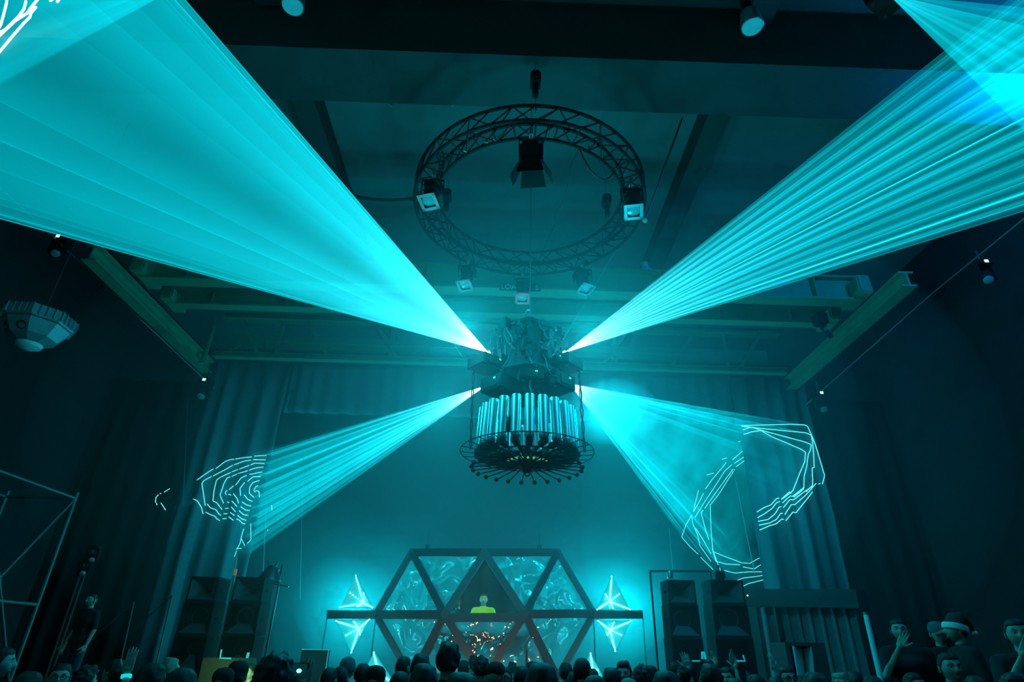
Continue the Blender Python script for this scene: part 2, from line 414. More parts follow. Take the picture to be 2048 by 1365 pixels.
curtain('masking_curtain', -10.8, -8.25, .1, 8.3, CURT_Y + .1, 'black masking drape between the left wall and the stage curtain', .06, CLOTHB)
curtain('masking_curtain', 8.65, 10.8, .1, 8.3, CURT_Y + .1, 'black masking drape between the right stage curtain and the right wall', .06, CLOTHB)

# laser figures on curtain and back wall: landed light drawn as glowing tubes --------------------
def zpt(z, ox, oy, s): return (ox + z[0] / s, oy + z[1] / s)
def on_curtain(px, py, amp=.10):
    Y = CURT_Y
    for _ in range(4):
        p = atY(px, py, Y - .03); zf = (p.z - 1.12) / 7.78
        Y = CURT_Y + fold(p.x, amp * (1 - .25 * zf)) + .02 * math.sin(p.z * 1.7 + p.x)
    return atY(px, py, Y - .03)
def on_back(px, py): return atY(px, py, 19.55)
def trace_set(parent, A, lines, place, tr=.013, power=1.0, sheet=True, extra=()):
    sheets = []
    for ln in lines:
        n = max(2, int(sum(math.dist(a, b) for a, b in zip(ln, ln[1:])) / 2.2))
        px = resample(ln, n + 1, False); pts = [place(*p) for p in px]
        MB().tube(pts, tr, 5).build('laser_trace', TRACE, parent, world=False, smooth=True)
        if sheet: sheets.append(([A + (p - A) * .997 for p in pts], [power] * len(pts)))
    return sheets
S5 = 3.592
LRC = ["550,115 700,110 900,105 1000,108 1025,120 1045,165 1080,250 1120,380 1147,475 1130,535",
 "550,118 690,135 900,155 1010,165 1050,182 1060,230 1068,330 1072,415 1057,420 1062,500 1060,545 1012,590",
 "560,145 620,125 700,150 850,190 1000,230 1050,250 1045,290 1030,320 1020,400 1000,480 998,560 920,620",
 "565,178 620,160 690,150 760,190 900,250 970,280 1010,305 1005,370 975,440 920,580 900,600 845,640",
 "660,735 710,705 760,685 800,640 820,635", "835,645 895,590 910,600",
 "665,777 720,745 770,710 800,670 825,660", "845,670 900,620 930,625 990,575 1000,560",
 "670,802 740,790 790,750 820,700 835,697", "850,705 900,645 920,650 1000,590 1060,550",
 "675,830 750,815 800,790 830,745 845,745", "860,755 910,680 930,685 1010,615 1085,530",
 "680,865 750,835 800,820 840,785 852,790", "868,798 920,735 940,742 1010,655 1060,590", "1103,535 1115,530"]
LRB = ["580,277 485,360", "440,380 400,430 340,500 290,570", "275,600 258,640 230,690 205,735", "590,325 500,385", "480,395 430,440 360,550 280,670 215,775",
 "593,350 510,410", "490,425 370,590 285,710", "275,722 260,740 290,860 315,935", "525,232 565,220", "410,357 445,345", "300,470 350,455",
 "240,580 215,680 205,735", "190,760 150,830 120,915 180,985 240,1040", "190,760 200,820 235,900 250,975 330,1090",
 "500,430 385,610 325,685 330,850 345,1020 430,1055 550,1100 610,1105 670,1070 710,1055",
 "340,1000 365,1090 440,1110 540,1115", "560,1130 640,1145 720,1095", "425,1155 500,1175 610,1165 700,1165 735,1150",
 "500,1235 560,1210 650,1200 740,1185", "515,1293 600,1250 700,1225 745,1212", "220,850 270,930 330,1035", "255,1060 300,1105 345,1150", "350,1030 400,1160 430,1220"]
def parse(ls, ox, oy, s): return [[zpt(tuple(map(float, q.split(','))), ox, oy, s) for q in l.split()] for l in ls]

mLR = laser_mat('laser_haze_LR', .125, patch=1.0, whiten=1.8, nscale=1.3, clampc=.05)
A = AX['LR']
shC = [([p.copy() for p in map(lambda q: on_curtain(*q), resample(l, 60, False))], powers(60, i, .6, 1.4)) for i, l in enumerate(parse(LRC, 1330, 820, S5)) if i < 4]
shB = [([p.copy() for p in map(lambda q: on_back(*q), resample(l, 50, False))], powers(50, 50 + i, .6, 1.5)) for i, l in enumerate(parse(LRB, 1330, 820, S5)) if len(l) > 3]
# outline sheets that pass the curtain edge and land, hidden, on the wall behind
for i, s in enumerate((1, .9, .72, .55)):
    oc = (1478, 985); lp = resample([(oc[0] + (x_ - oc[0]) * s, oc[1] + (y_ - oc[1]) * s) for x_, y_ in ((1500, 846), (1560, 846), (1606, 852), (1590, 900), (1545, 980), (1510, 1080), (1470, 1140), (1440, 1158), (1405, 1110), (1368, 1075), (1378, 1030), (1395, 975), (1430, 925), (1470, 880))], 150, True)
    pts = []
    for x, y in lp:
        pts.append(on_back(x, y))
    shB.append((pts, powers(150, 90 + i, .9, 1.7)))
bLR = fan_object('laser_beam', A, [([A + (p - A) * .995 for p in a], b) for a, b in shC + shB], mLR, 'smoky cyan laser fan opening from the rig down to the right stage curtain')
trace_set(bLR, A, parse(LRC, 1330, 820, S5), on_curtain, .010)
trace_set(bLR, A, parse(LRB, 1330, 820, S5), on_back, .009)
S8 = 4.875
LLC = ["555,490 640,430 715,382", "738,380 830,310 880,293 918,288", "930,286 1000,275 1090,265", "1115,258 1230,250",
 "635,742 615,600 603,520 625,495 697,457", "712,452 830,390 905,347", "918,342 1000,312 1040,300 1080,298", "1105,292 1222,295",
 "800,780 770,740 745,710 710,697 720,600 745,490 790,460 885,417", "895,412 955,388", "970,384 1065,347", "1078,343 1120,325 1210,330",
 "815,718 780,640 820,520 850,470 880,460", "895,455 945,432", "958,427 1050,400", "1065,395 1130,372 1200,365", "870,585 910,548",
 "932,540 985,470 1040,445", "1068,437 1190,412", "840,635 830,610 850,592", "980,645 975,570 1020,515", "1050,503 1100,460 1175,457",
 "1110,660 1065,620 1070,560 1100,515 1165,495", "1125,610 1110,590 1130,555 1150,545", "1130,595 1160,600 1165,660",
 "1015,635 1050,680 1095,700", "995,705 1040,735 1085,745", "980,750 1030,785 1070,788", "965,790 1010,830 1055,836", "950,835 990,870 1035,885",
 "940,870 970,885 1000,915 1025,920", "910,625 945,670 960,715", "895,695 945,750", "890,755 930,800", "880,808 920,838", "865,850 910,885",
 "862,630 887,638", "850,705 868,712", "830,768 860,768", "815,820 850,820", "805,870 842,866", "655,725 690,765 740,780 770,825 790,835",
 "640,805 690,830 730,845 750,870 778,887", "520,675 560,695 600,760 615,822", "150,710 155,660 180,635", "235,610 290,575", "205,715 250,785",
 "160,715 165,735", "195,620 205,625"]
LLB = ["1284,735 1286,790", "1240,985 1250,975", "1080,915 1082,1075 1045,1110", "1012,965 990,1040 975,1110 948,1160 920,1240", "940,1160 990,1158", "985,1060 1020,1130"]
bLL = [o for o in COL.objects if o.name.startswith('laser_beam')][2]
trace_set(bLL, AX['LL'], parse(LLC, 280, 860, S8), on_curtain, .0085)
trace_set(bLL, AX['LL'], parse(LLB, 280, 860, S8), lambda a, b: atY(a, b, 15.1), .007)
bTL = [o for o in COL.objects if 'top left corner' in o.get('label', '')][0]
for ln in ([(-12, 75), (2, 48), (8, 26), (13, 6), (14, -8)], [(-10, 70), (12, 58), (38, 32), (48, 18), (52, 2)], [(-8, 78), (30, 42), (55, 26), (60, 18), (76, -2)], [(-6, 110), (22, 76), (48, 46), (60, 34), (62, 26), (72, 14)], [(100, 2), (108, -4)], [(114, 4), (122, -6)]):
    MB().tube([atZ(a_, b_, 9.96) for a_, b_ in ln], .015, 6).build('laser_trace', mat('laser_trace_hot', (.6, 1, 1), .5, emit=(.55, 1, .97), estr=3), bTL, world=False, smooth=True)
mS = laser_mat('laser_haze_LL_curtain', .030, patch=.3)
A = AX['LL']
sh = [([A + (on_curtain(*q) - A) * .995 for q in resample(l, 30, False)], [1.0] * 30) for l in parse(["290,575 555,490 715,382 830,310 920,288 1090,265 1230,250", "635,742 603,520 700,455 905,347 1080,298 1222,295", "250,785 520,730"], 280, 860, S8)]
fan_object('laser_beam', A, sh, mS, 'faint thin laser sheets passing in front of the left stage curtain', seg=8)
# ------------------------------------------------------------------ hanging rig
RX, RY = .37, CY
GLASS = mat('lamp_lens_glass', (.5, .7, .75), .08, .6)
RUBBER = mat('black_rubber_cable', (.015, .02, .02), .6)
DARKP = mat('black_powder_coat', (.013, .016, .018), .75, .1, spec=.25)
def wire(name, label, pts, r=.006, m=RUBBER, cat='cable', group=None):
    return tag(MB().tube(pts, r, 6).build(name, m, smooth=True), label, cat, group)
def sag(a, b, s, n=10, wob=0, seed=1):
    a = Vector(a); b = Vector(b); rd = random.Random(seed); out = []
    for i in range(n + 1):
        t = i / n; p = a.lerp(b, t) + Vector((0, 0, -s * 4 * t * (1 - t)))
        if 0 < i < n: p += Vector((rd.uniform(-wob, wob), rd.uniform(-wob, wob), 0))
        out.append(p)
    return out
# ring truss
TZ = 8.72; TR = 1.80
TRUSS = t = thing('circular_truss', 'black circular lighting truss ring hung high above the lasers', 'truss', (RX, RY, TZ))
def ringpts(r, z, n=72): return [(RX + r * math.cos(2 * PI * k / n), RY + r * math.sin(2 * PI * k / n), z) for k in range(n)]
for r in (TR - .17, TR + .17):
    for z in (TZ - .15, TZ + .15): MB().tube(ringpts(r, z), .027, 8, closed=True).build('chord', DARKP, t, smooth=True)
for k in range(36):
    a = 2 * PI * k / 36; b = 2 * PI * (k + 1) / 36; q = lambda a, r, z: (RX + r * math.cos(a), RY + r * math.sin(a), z)
    m = MB(); lo, hi = (TR - .17, TR + .17) if k % 2 else (TR + .17, TR - .17)
    m.cyl(q(a, lo, TZ - .15), q(b, hi, TZ - .15), .011, n=6).cyl(q(a, TR - .17, TZ - .15), q(a, TR + .17, TZ - .15), .011, n=6)
    m.cyl(q(a, lo, TZ + .15), q(b, hi, TZ + .15), .011, n=6)
    for r in (TR - .17, TR + .17): m.cyl(q(a, r, TZ - .15), q(b, r, TZ + .15), .011, n=6)
    m.build('lacing', DARKP, t, smooth=True)
for k, a in enumerate((-90, 30, 150)):
    a = R(a); p = Vector((RX + TR * math.cos(a), RY + TR * math.sin(a), TZ + .16))
    h = thing('chain_hoist', ['chain hoist above the near side of the ring truss', 'chain hoist above the far right of the ring truss', 'chain hoist above the far left of the ring truss'][k], 'hoist', p)
    MB().cyl(p, p + Vector((0, 0, 11.38 - p.z)), .008, n=6).build('chain', CHIP, h)
    MB().bbox(p + Vector((0, 0, .75)), (.16, .26, .22), b=.03).cyl(p + Vector((0, 0, .62)), p + Vector((0, 0, .40)), .05).build('motor', DARKP, h)
    MB().tube([p + Vector((.03 * math.sin(x), 0, .12 + .03 * math.cos(x))) for x in [i * .6 for i in range(9)]], .008, 6).build('hook', CHIP, h)
# cable loom spilling off the truss ring to the left and hanging bundles
wire('cable_loom', 'thick cable loom draping from the ring truss away to the left', sag(ringpts(TR, TZ + .1)[36], (-3.6, 7.6, 9.0), .35), .035)
wire('cable', 'thin black cable dangling inside the ring truss', sag((1.05, 6.6, 8.6), (.62, 8.9, 8.2), .1, wob=.05), .009)
wire('cable', 'looped tail of cable hanging under the right side of the ring truss', sag((1.05, 6.55, 8.6), (1.68, 6.95, 8.55), .38), .012)
# stage lamps on the ring
def clamp_yoke(t, p, w):
    MB().box(p + Vector((0, 0, -.02)), (.05, .09, .12)).cyl(p + Vector((0, 0, -.08)), p + Vector((0, 0, -.16)), .015).build('clamp', CHIP, t)
    MB().box(p + Vector((0, 0, -.17)), (w, .04, .012)).box(p + Vector((-w / 2, 0, -.31)), (.012, .04, .29)).box(p + Vector((w / 2, 0, -.31)), (.012, .04, .29)).build('yoke', DARKP, t)
def lamp_on_ring(ang, kind, label, tilt):
    a = R(ang); p = Vector((RX + TR * math.cos(a), RY + TR * math.sin(a), TZ - .2))
    t = thing('stage_lamp', label, 'stage lamp', p, 0, 'stage lamps on the ring truss')
    clamp_yoke(t, p, .34); c = p + Vector((0, 0, -.42)); d = Vector(tilt).normalized(); q = d.to_track_quat('Z', 'Y').to_matrix()
    if kind == 'fresnel':
        MB().bbox(c, (.33, .30, .30), q, .05).build('housing', DARKP, t)
        MB().box(c + d * .17, (.32, .32, .04), q).build('front_frame', DARKP, t)
        MB().lathe([(.0, .02), (.07, .018), (.13, 0)], c + d * .19, 24, d).build('lens', GLASS, t, smooth=True)
        for sx, sy in ((1, 0), (-1, 0), (0, 1), (0, -1)):
            b = c + d * .19 + q @ Vector((sx * .17, sy * .17, 0)); e = (q @ Vector((sx * .55, sy * .55, 1))).normalized()
            u = q @ Vector((sy, sx, 0)); L_ = .24
            MB().prism([b - u * .15, b + u * .15, b + u * .19 + e * L_, b - u * .19 + e * L_], q @ Vector((sx * .006, sy * .006, 0))).build('barn_door', DARKP, t)
        for k in range(5): MB().box(c + q @ Vector((0, .155, -.12 + .05 * k)), (.24, .012, .012), q).build('cooling_fin', DARKP, t)
    else:
        MB().lathe([(.02, -.24), (.10, -.22), (.125, -.12), (.125, .02), (.11, .03), (.11, .22), (.125, .225), (.125, .25)], c, 24, d).build('barrel', DARKP, t, smooth=True)
        MB().bbox(c - d * .16, (.27, .27, .15), q, .03).build('lamp_house', DARKP, t)
        MB().lathe([(0, .012), (.06, .01), (.105, 0)], c + d * .235, 24, d).build('lens', GLASS, t, smooth=True)
        f = MB(); g = c + d * .27
        for sx, sy, dx, dy in ((.12, 0, .05, .29), (-.12, 0, .05, .29), (0, .12, .29, .05), (0, -.12, .29, .05)): f.box(g + q @ Vector((sx, sy, 0)), (dx, dy, .012), q)
        f.build('gel_frame', CHIP, t)
    MB().tube(sag(c + Vector((.05, .05, .1)), p + Vector((.25 * math.cos(a + 1.5), .25 * math.sin(a + 1.5), .1)), .18), .008, 6).build('power_lead', RUBBER, t)
    return t
lamp_on_ring(-92, 'fresnel', 'square black lamp with open barn doors on the nearest side of the ring truss', (.05, .35, -1))
lamp_on_ring(-150, 'par', 'black lamp with square gel frame on the near left of the ring truss', (-.1, -.3, -1))
lamp_on_ring(-28, 'par', 'black lamp with bright lens on the near right of the ring truss', (-.05, -.25, -1))
lamp_on_ring(52, 'par', 'black lamp hanging low on the far right of the ring truss', (.15, -.3, -1))
lamp_on_ring(91, 'par', 'black lamp on the far side of the ring truss in front of the load sign', (0, -.3, -1))
lamp_on_ring(128, 'par', 'hazy black lamp on the far left of the ring truss', (-.1, -.3, -1))
# small reflective cable connectors strewn over the truss
for k, a in enumerate((-62, -35, -15, 8, 195, 203, 211, 232, 244, 249, 253)):
    a = R(a); p = Vector((RX + (TR - .05) * math.cos(a), RY + (TR - .05) * math.sin(a), TZ - .18))
    MB().cyl(p, p + Vector((.07 * math.sin(k), .05, .02)), .016, n=8).build('cable_connector', CHROME, TRUSS)

# central cluster of lasers ----------------------------------------
wire('hoist_cable', 'pale steel cable holding up the laser cluster', [(RX + .03, RY, 11.38), (RX + .03, RY, 6.42)], .010, CHIP)
t = thing('laser_cluster_frame', 'dark hexagonal frame wrapped in cables between the laser beams', 'lighting frame', (RX, RY, 5.4))
def hexa(r, z, ph=0): return [Vector((RX + r * math.cos(R(60 * k + ph)), RY + r * math.sin(R(60 * k + ph)), z)) for k in range(6)]
rd = random.Random(4)
h0, h1, h2 = hexa(.50, 5.42, 30), hexa(.50, 6.12, 30), hexa(.10, 6.36, 30)
f = MB()
for a, b in ((h0, h1),):
    for k in range(6):
        f.beam(a[k], b[k], .05, .05).beam(a[k], a[(k + 1) % 6], .05, .05).beam(b[k], b[(k + 1) % 6], .05, .05)
for k in range(6): f.beam(h1[k], h2[k], .035, .035).cyl(h0[k], h1[(k + 1) % 6], .012, n=6)
f.build('frame', DARKP, t)
MB().prism(hexa(.47, 5.46, 30), (0, 0, .62)).build('equipment_rack', BLACK, t)
MB().add(hexa(.52, 6.1, 30) + [Vector((RX, RY, 6.38))], [(0, 1, 6), (1, 2, 6), (2, 3, 6), (3, 4, 6), (4, 5, 6), (5, 0, 6)]).build('top_cover', CLOTHB, t)
MB().cyl((RX, RY, 6.3), (RX, RY, 6.48), .045).tube([(RX + .04 * math.cos(x), RY, 6.52 + .05 * math.sin(x)) for x in [i * .7 for i in range(10)]], .01, 6).build('lifting_eye', CHIP, t)
for k in range(64):
    a = R(rd.uniform(175, 365)); z = rd.uniform(5.5, 6.15); r = .46 + rd.uniform(0, .10); p = Vector((RX + r * math.cos(a), RY + r * math.sin(a), z))
    if k % 3 == 0: MB().bbox(p, (rd.uniform(.06, .16), rd.uniform(.05, .1), rd.uniform(.06, .18)), Matrix.Rotation(a, 3, 'Z'), .01).build('power_box', BLACK if k % 2 else DARKP, t)
    else:
        q = Vector((RX + r * math.cos(a + rd.uniform(-.6, .6)), RY + r * math.sin(a + rd.uniform(-.6, .6)) - .02, z - rd.uniform(.1, .5)))
        MB().tube(sag(p, q, .12, wob=.02, seed=k), .010, 6).build('loose_cable', RUBBER, t)
for k in range(12):
    a = R(rd.uniform(200, 340)); p = Vector((RX + .53 * math.cos(a), RY + .53 * math.sin(a), rd.uniform(5.6, 6.1)))
    MB().box(p, (.03, .015, rd.uniform(.02, .07)), Matrix.Rotation(rd.uniform(0, 3), 3, 'Y')).build('cable_tie', CHROME, t)
# laser projectors
GREENLED = mat('green_status_led', (.1, .5, .1), .4, emit=(.05, 1, .2), estr=1.2)
APER = mat('laser_aperture_light', (.6, 1, 1), .3, emit=(.6, 1, 1), estr=14)
def projector(c, yaw, label, size=(.40, .46, .17), ap=None, led=True, tilt=0):
    t = thing('laser_projector', label, 'laser projector', c, yaw, 'laser projectors on the cluster')
    w_, d_, h_ = size
    MB().bbox((0, 0, 0), size, b=.012).build('housing', BLACK, t, world=False)
    MB().box((0, -d_ / 2 - .006, 0), (w_ * .5, .012, h_ * .6)).build('front_plate', DARKP, t, world=False)
    m = MB()
    for sx in (-1, 1):
        for sy in (-1, 1): m.lathe([(.0, -.02), (.02, -.02), (.024, 0)], (sx * w_ * .36, sy * d_ * .36, -h_ / 2), 10)
    m.build('foot', RUBBER, t, world=False)
    if led: MB().box((w_ * .18, -d_ / 2 - .012, h_ * .2), (.035, .01, .022)).build('status_light', GREENLED, t, world=False)
    MB().cyl((0, d_ / 2, 0), (0, d_ / 2 + .03, 0), .05).build('fan_guard', DARKP, t, world=False)
    if ap is not None:
        q = Matrix.Rotation(-yaw, 3, 'Z') @ (Vector(ap) - Vector(c))
        MB().ell(q, .028, 10, 8).build('aperture', APER, t, world=False, smooth=True)
    return t
projector(AX['UL'] + Vector((-.02, .13, -.13)), R(40), 'laser projector of the upper tier throwing the wide beam to the upper left', (.42, .40, .17), AX['UL'])
projector(AX['UR'] + Vector((.0, .13, -.13)), R(-40), 'laser projector of the upper tier throwing the streaked beam to the upper right', (.42, .40, .17), AX['UR'])
projector(AX['LL'] + Vector((.22, -.02, -.02)), R(-42), 'laser projector of the lower tier throwing the beam to the left curtain', (.42, .44, .22), AX['LL'])
projector(AX['LR'] + Vector((-.22, -.02, -.02)), R(42), 'laser projector of the lower tier throwing the beam to the right curtain', (.42, .44, .22), AX['LR'])
projector((RX + .02, RY - .30, 5.25), R(6), 'dark laser projector facing forward in the middle of the lower tier', (.34, .36, .16))
projector((RX + .02, RY + .42, 5.22), R(180), 'dark laser projector at the back of the lower tier', (.34, .36, .16))
projector(A_TR + Vector((.1, .1, .12)), R(-60), 'laser projector on the ceiling throwing a sheet across the top right corner', (.4, .4, .18), A_TR)
projector(A_TL + Vector((.1, .1, .12)), R(60), 'laser projector on the ceiling throwing a sheet across the top left corner', (.4, .4, .18), A_TL)
for a_ in (A_TR, A_TL): tag(MB().cyl(a_ + Vector((.1, .1, .2)), (a_.x + .1, a_.y + .1, 11.4), .02).build('drop_pipe', IRON), 'ceiling drop pipe holding the laser projector of the top %s corner' % ('right' if a_ is A_TR else 'left'), 'pipe')
# kinetic chrome tube chandelier -------------------------------------
ch = thing('tube_chandelier', 'round kinetic chandelier of polished vertical tubes and radiating black rods', 'chandelier', (RX, RY, 4.25))
NT = 22; RC = .66; KZ = 4.22
for k in range(NT):
    a = 2 * PI * (k + .5) / NT; x, y = RX + RC * math.cos(a), RY + RC * math.sin(a)
    tb = MB().lathe([(.055, 0), (.066, .003), (.066, .56), (.055, .562)], (x, y, KZ + .08), 20, (-.06 * math.cos(a), -.06 * math.sin(a), 1)).build('tube', TUBEM, ch, smooth=True)
    MB().lathe([(0, -.02), (.05, -.02), (.062, .0), (.062, .03), (.05, .034)], (x, y, KZ + .05), 16).build('tube_collar', CHIP, tb, smooth=True)
    q = Matrix.Rotation(a, 3, 'Z')
    MB().bbox((x - .02 * math.cos(a), y - .02 * math.sin(a), KZ - .01), (.20, .085, .07), q, .01).build('motor_box', BLACK, ch)
    MB().beam((x - .12 * math.cos(a), y - .12 * math.sin(a), KZ - .02), (RX + .2 * math.cos(a), RY + .2 * math.sin(a), KZ - .06), .03, .02).build('inner_arm', DARKP, ch)
MB().tube(ringpts(.93, KZ + .02, 64), .007, 6, closed=True).build('outer_hoop', DARKP, ch, smooth=True)
MB().tube(ringpts(.55, KZ - .05, 48), .01, 6, closed=True).tube(ringpts(.40, KZ - .08, 48), .01, 6, closed=True).build('inner_hoop', DARKP, ch, smooth=True)
for k in range(24):
    a = 2 * PI * k / 24; c, s = math.cos(a), math.sin(a); d_ = .06 if k % 2 else -.06
    MB().cyl((RX + .3 * math.cos(a + d_), RY + .3 * math.sin(a + d_), KZ - .04), (RX + .93 * c, RY + .93 * s, KZ + .02), .006, n=6).build('spoke', DARKP, ch)
    b = a + .06; c, s = math.cos(b), math.sin(b); z2 = KZ - .20
    r_ = MB().cyl((RX + .12 * c, RY + .12 * s, KZ - .14), (RX + .74 * c, RY + .74 * s, z2), .009, n=8).build('rod', DARKP, ch)
    MB().ell((RX + .76 * c, RY + .76 * s, z2), .032, 12, 8).build('ball_tip', DARKP, r_, smooth=True)
    MB().cyl((RX + .22 * c, RY + .22 * s, KZ - .07), (RX + .52 * c, RY + .52 * s, KZ - .10), .014, n=8).build('pendulum_arm', DARKP, ch)
MB().lathe([(.0, -.26), (.05, -.25), (.07, -.2), (.13, -.16), (.13, -.05), (.05, 0), (.05, .12), (0, .12)], (RX, RY, KZ), 20).build('hub', DARKP, ch, smooth=True)
MB().tube([(RX + .03 * math.cos(x), RY - .1, KZ - .30 + .03 * math.sin(x)) for x in [i * .65 for i in range(11)]], .01, 6).build('bottom_ring', DARKP, ch)
for k in range(9):
    a = R(-150 + 15 * k); MB().ell((RX + .30 * math.cos(a), RY + .3 * math.sin(a), KZ - .13), .018, 8, 6).build('indicator', mat('amber_green_indicator', (.3, .5, .1), .4, emit=(.25, .7, .15), estr=.5), ch, smooth=True)
for k in range(8):
    a = R(200 + 20 * k); MB().bbox((RX + .46 * math.cos(a), RY + .46 * math.sin(a), KZ - .07), (.12, .04, .05), Matrix.Rotation(a, 3, 'Z'), .008).build('drive_unit', IRON, ch)
for k, (px, lab) in enumerate(((949, 'twisted cable pair holding up the left side of the chandelier'), (1160, 'twisted cable pair holding up the right side of the chandelier'))):
    s = -1 if k == 0 else 1; a_ = atY(px - 2, 742, RY - .2); b_ = Vector((RX + s * .78, RY - .18, KZ + .0))
    g = thing('suspension_cable', lab, 'cable', b_)
    for j in range(2):
        n = 14; MB().tube([a_.lerp(b_, i / n) + Vector((.015 * math.sin(i * 1.1 + j * PI), .015 * math.cos(i * 1.3 + j * PI), 0)) for i in range(n + 1)], .009, 6).build('strand', RUBBER, g, smooth=True)
wire('suspension_cable', 'central twisted cable dropping from the lasers to the chandelier hub', sag((RX + .02, RY - .45, 5.16), (RX + .02, RY - .42, KZ + .05), 0, wob=.02), .012)
wire('suspension_cable', 'thin black cable with a ragged knot behind the chandelier tubes', sag((RX - .26, RY + .2, 5.14), (RX - .26, RY + .2, KZ), 0), .006)
tag(MB().lathe([(.0, .0), (.03, .01), (.045, .08), (.02, .16), (0, .26)], (RX - .26, RY - .55, KZ + .14), 7).build('rag_knot', CLOTHB), 'small ragged black knot of tape hanging in front of the tubes', 'knot')
wire('suspension_cable', 'long curling cable leaving the right laser projector', sag(atY(1155, 715, RY), atY(1163, 800, RY), -.12), .010)
wire('guy_wire', 'thin slanted wire running from the ring truss down to the right laser', [atY(1232, 500, RY), atY(1120, 690, RY)], .004, CHIP)

# ------------------------------------------------------------------ ceiling and wall fixtures
for k, (px, py, lab) in enumerate(((585, 13, 'round ceiling lamp seen from below, beside the wide left laser beam'), (1505, 54, 'round ceiling lamp seen from below, right of the dark ceiling centre'))):
    c = atZ(px, py, 9.9); t = thing('high_bay_lamp', lab, 'ceiling lamp', c)
    MB().lathe([(.10, .34), (.13, .30), (.15, .12), (.16, 0), (.15, -.01)], c, 28).build('reflector', CHIP, t, smooth=True)
    MB().lathe([(0, .0), (.145, .0)], c, 28).build('glass', mat('frosted_lamp_glass', (.6, .75, .8), .3), t)
    MB().lathe([(0, .55), (.07, .54), (.08, .34), (.1, .33)], c, 20).build('ballast_housing', BLACK, t, smooth=True)
    MB().cyl(c + Vector((0, 0, .5)), (c.x, c.y, 11.39), .012).build('hanger', IRON, t)
c = atY(1290, 532, 11.1); c.z = 9.60
t = thing('bell_lamp', 'pale bell-shaped work lamp standing on the near crane girder', 'lamp', c)
MB().lathe([(.17, -.12), (.15, -.05), (.09, 0), (.075, .02)], c, 24).build('shade', mat('pale_enamel', (.45, .6, .58), .5), t, smooth=True)
MB().lathe([(.075, .02), (.07, .16), (.05, .18), (0, .18)], c, 20).build('neck', mat('pale_enamel', (.45, .6, .58), .5), t, smooth=True)
p0_ = atY(1290, 441, 9.0); p1_ = atZ(1364, 237, 11.4)
t = thing('pendant_rod', 'thin slanted ceiling rod ending in a small pale ball', 'pendant', p0_)
MB().cyl(p0_, p1_, .018, n=8).build('rod', IRON, t); MB().ell(p0_, .05, 14, 10).build('ball_tip', mat('pale_enamel', (.45, .6, .58), .5), t, smooth=True)
# beam clamps hanging on the far face of the cross beam
for k, px in enumerate((785, 905, 1046, 1190)):
    c = atY(px, 185, 7.12); t = thing('beam_clamp', ['steel clamp and hook at the left end of the cross beam', 'steel clamp under the cross beam above the left of the ring truss', 'pipe clamp under the cross beam directly above the ring truss', 'dark clamp with cable tails under the cross beam above the right of the ring truss'][k], 'clamp', c, 0, 'clamps on the cross beam')
    MB().cyl(c + Vector((0, 0, .22)), c + Vector((0, 0, -.12)), .022).build('stem', IRON, t)
    MB().bbox(c + Vector((0, 0, .2)), (.10, .06, .08), b=.01).build('jaw', IRON, t)
    MB().cyl(c + Vector((-.02, 0, -.12)), c + Vector((-.03, 0, -.30)), .01).cyl(c + Vector((.03, 0, -.12)), c + Vector((.02, 0, -.34)), .01).build('tail', CHIP, t)
def moving_head(base, label, lens_dir=(0, -.6, -1), s=1.0, lit=True, stand=False):
    base = Vector(base); t = thing('moving_head_light', label, 'stage light', base, 0, None)
    MB().bbox(base, (.30 * s, .26 * s, .12 * s), b=.02).build('base', DARKP, t)
    if lit: MB().box(base + Vector((0, -.13 * s - .006, .0)), (.075 * s, .01, .06 * s)).build('display', mat('lit_display', (.7, .9, .9), .4, emit=(.5, .95, .95), estr=1.6), t)
    MB().box(base + Vector((-.15 * s, 0, -.2 * s)), (.03, .12 * s, .34 * s)).box(base + Vector((.15 * s, 0, -.2 * s)), (.03, .12 * s, .34 * s)).build('yoke', DARKP, t)
    c = base + Vector((0, 0, -.30 * s)); d = Vector(lens_dir).normalized()
    MB().lathe([(.03, -.16 * s), (.10 * s, -.12 * s), (.115 * s, 0), (.11 * s, .12 * s), (.09 * s, .14 * s)], c, 24, d).build('head', DARKP, t, smooth=True)
    MB().lathe([(0, .02), (.05 * s, .016), (.088 * s, 0)], c + d * .135 * s, 20, d).build('lens', GLASS, t, smooth=True)
    if stand: MB().cyl(base + Vector((-.1, .1, -base.z)), base + Vector((-.1, .1, .02)), .018).build('stand', IRON, t)
    else: MB().cyl(base + Vector((0, 0, .05)), base + Vector((0, 0, .35)), .02).build('hanger', IRON, t)
    return t
moving_head(atY(413, 764, 13.2), 'moving head light with a lit display beside the left stage curtain top', (.1, -.7, -1))
moving_head(atY(1638, 790, 13.2), 'moving head light with a lit display beside the right stage curtain top', (-.1, -.7, -1))
moving_head(atX(1963, 530, 9.6), 'moving head light high on the right wall, far out from the stage', (-.5, -.6, -1))
moving_head(atX(124, 480, -9.6), 'moving head light high on the left wall below the wide beam', (.5, -.6, -1))
for s in (-1, 1):
    wire('lighting_pipe', 'steel lighting pipe running along the %s side wall' % ('left' if s < 0 else 'right'), [(s * 9.6, 3, 9.35 if s < 0 else 9.1), (s * 9.6, 11.0, 9.35 if s < 0 else 9.1), (s * (7.4 if s < 0 else 7.9), 14.2, 7.6)], .025, IRON, 'pipe')
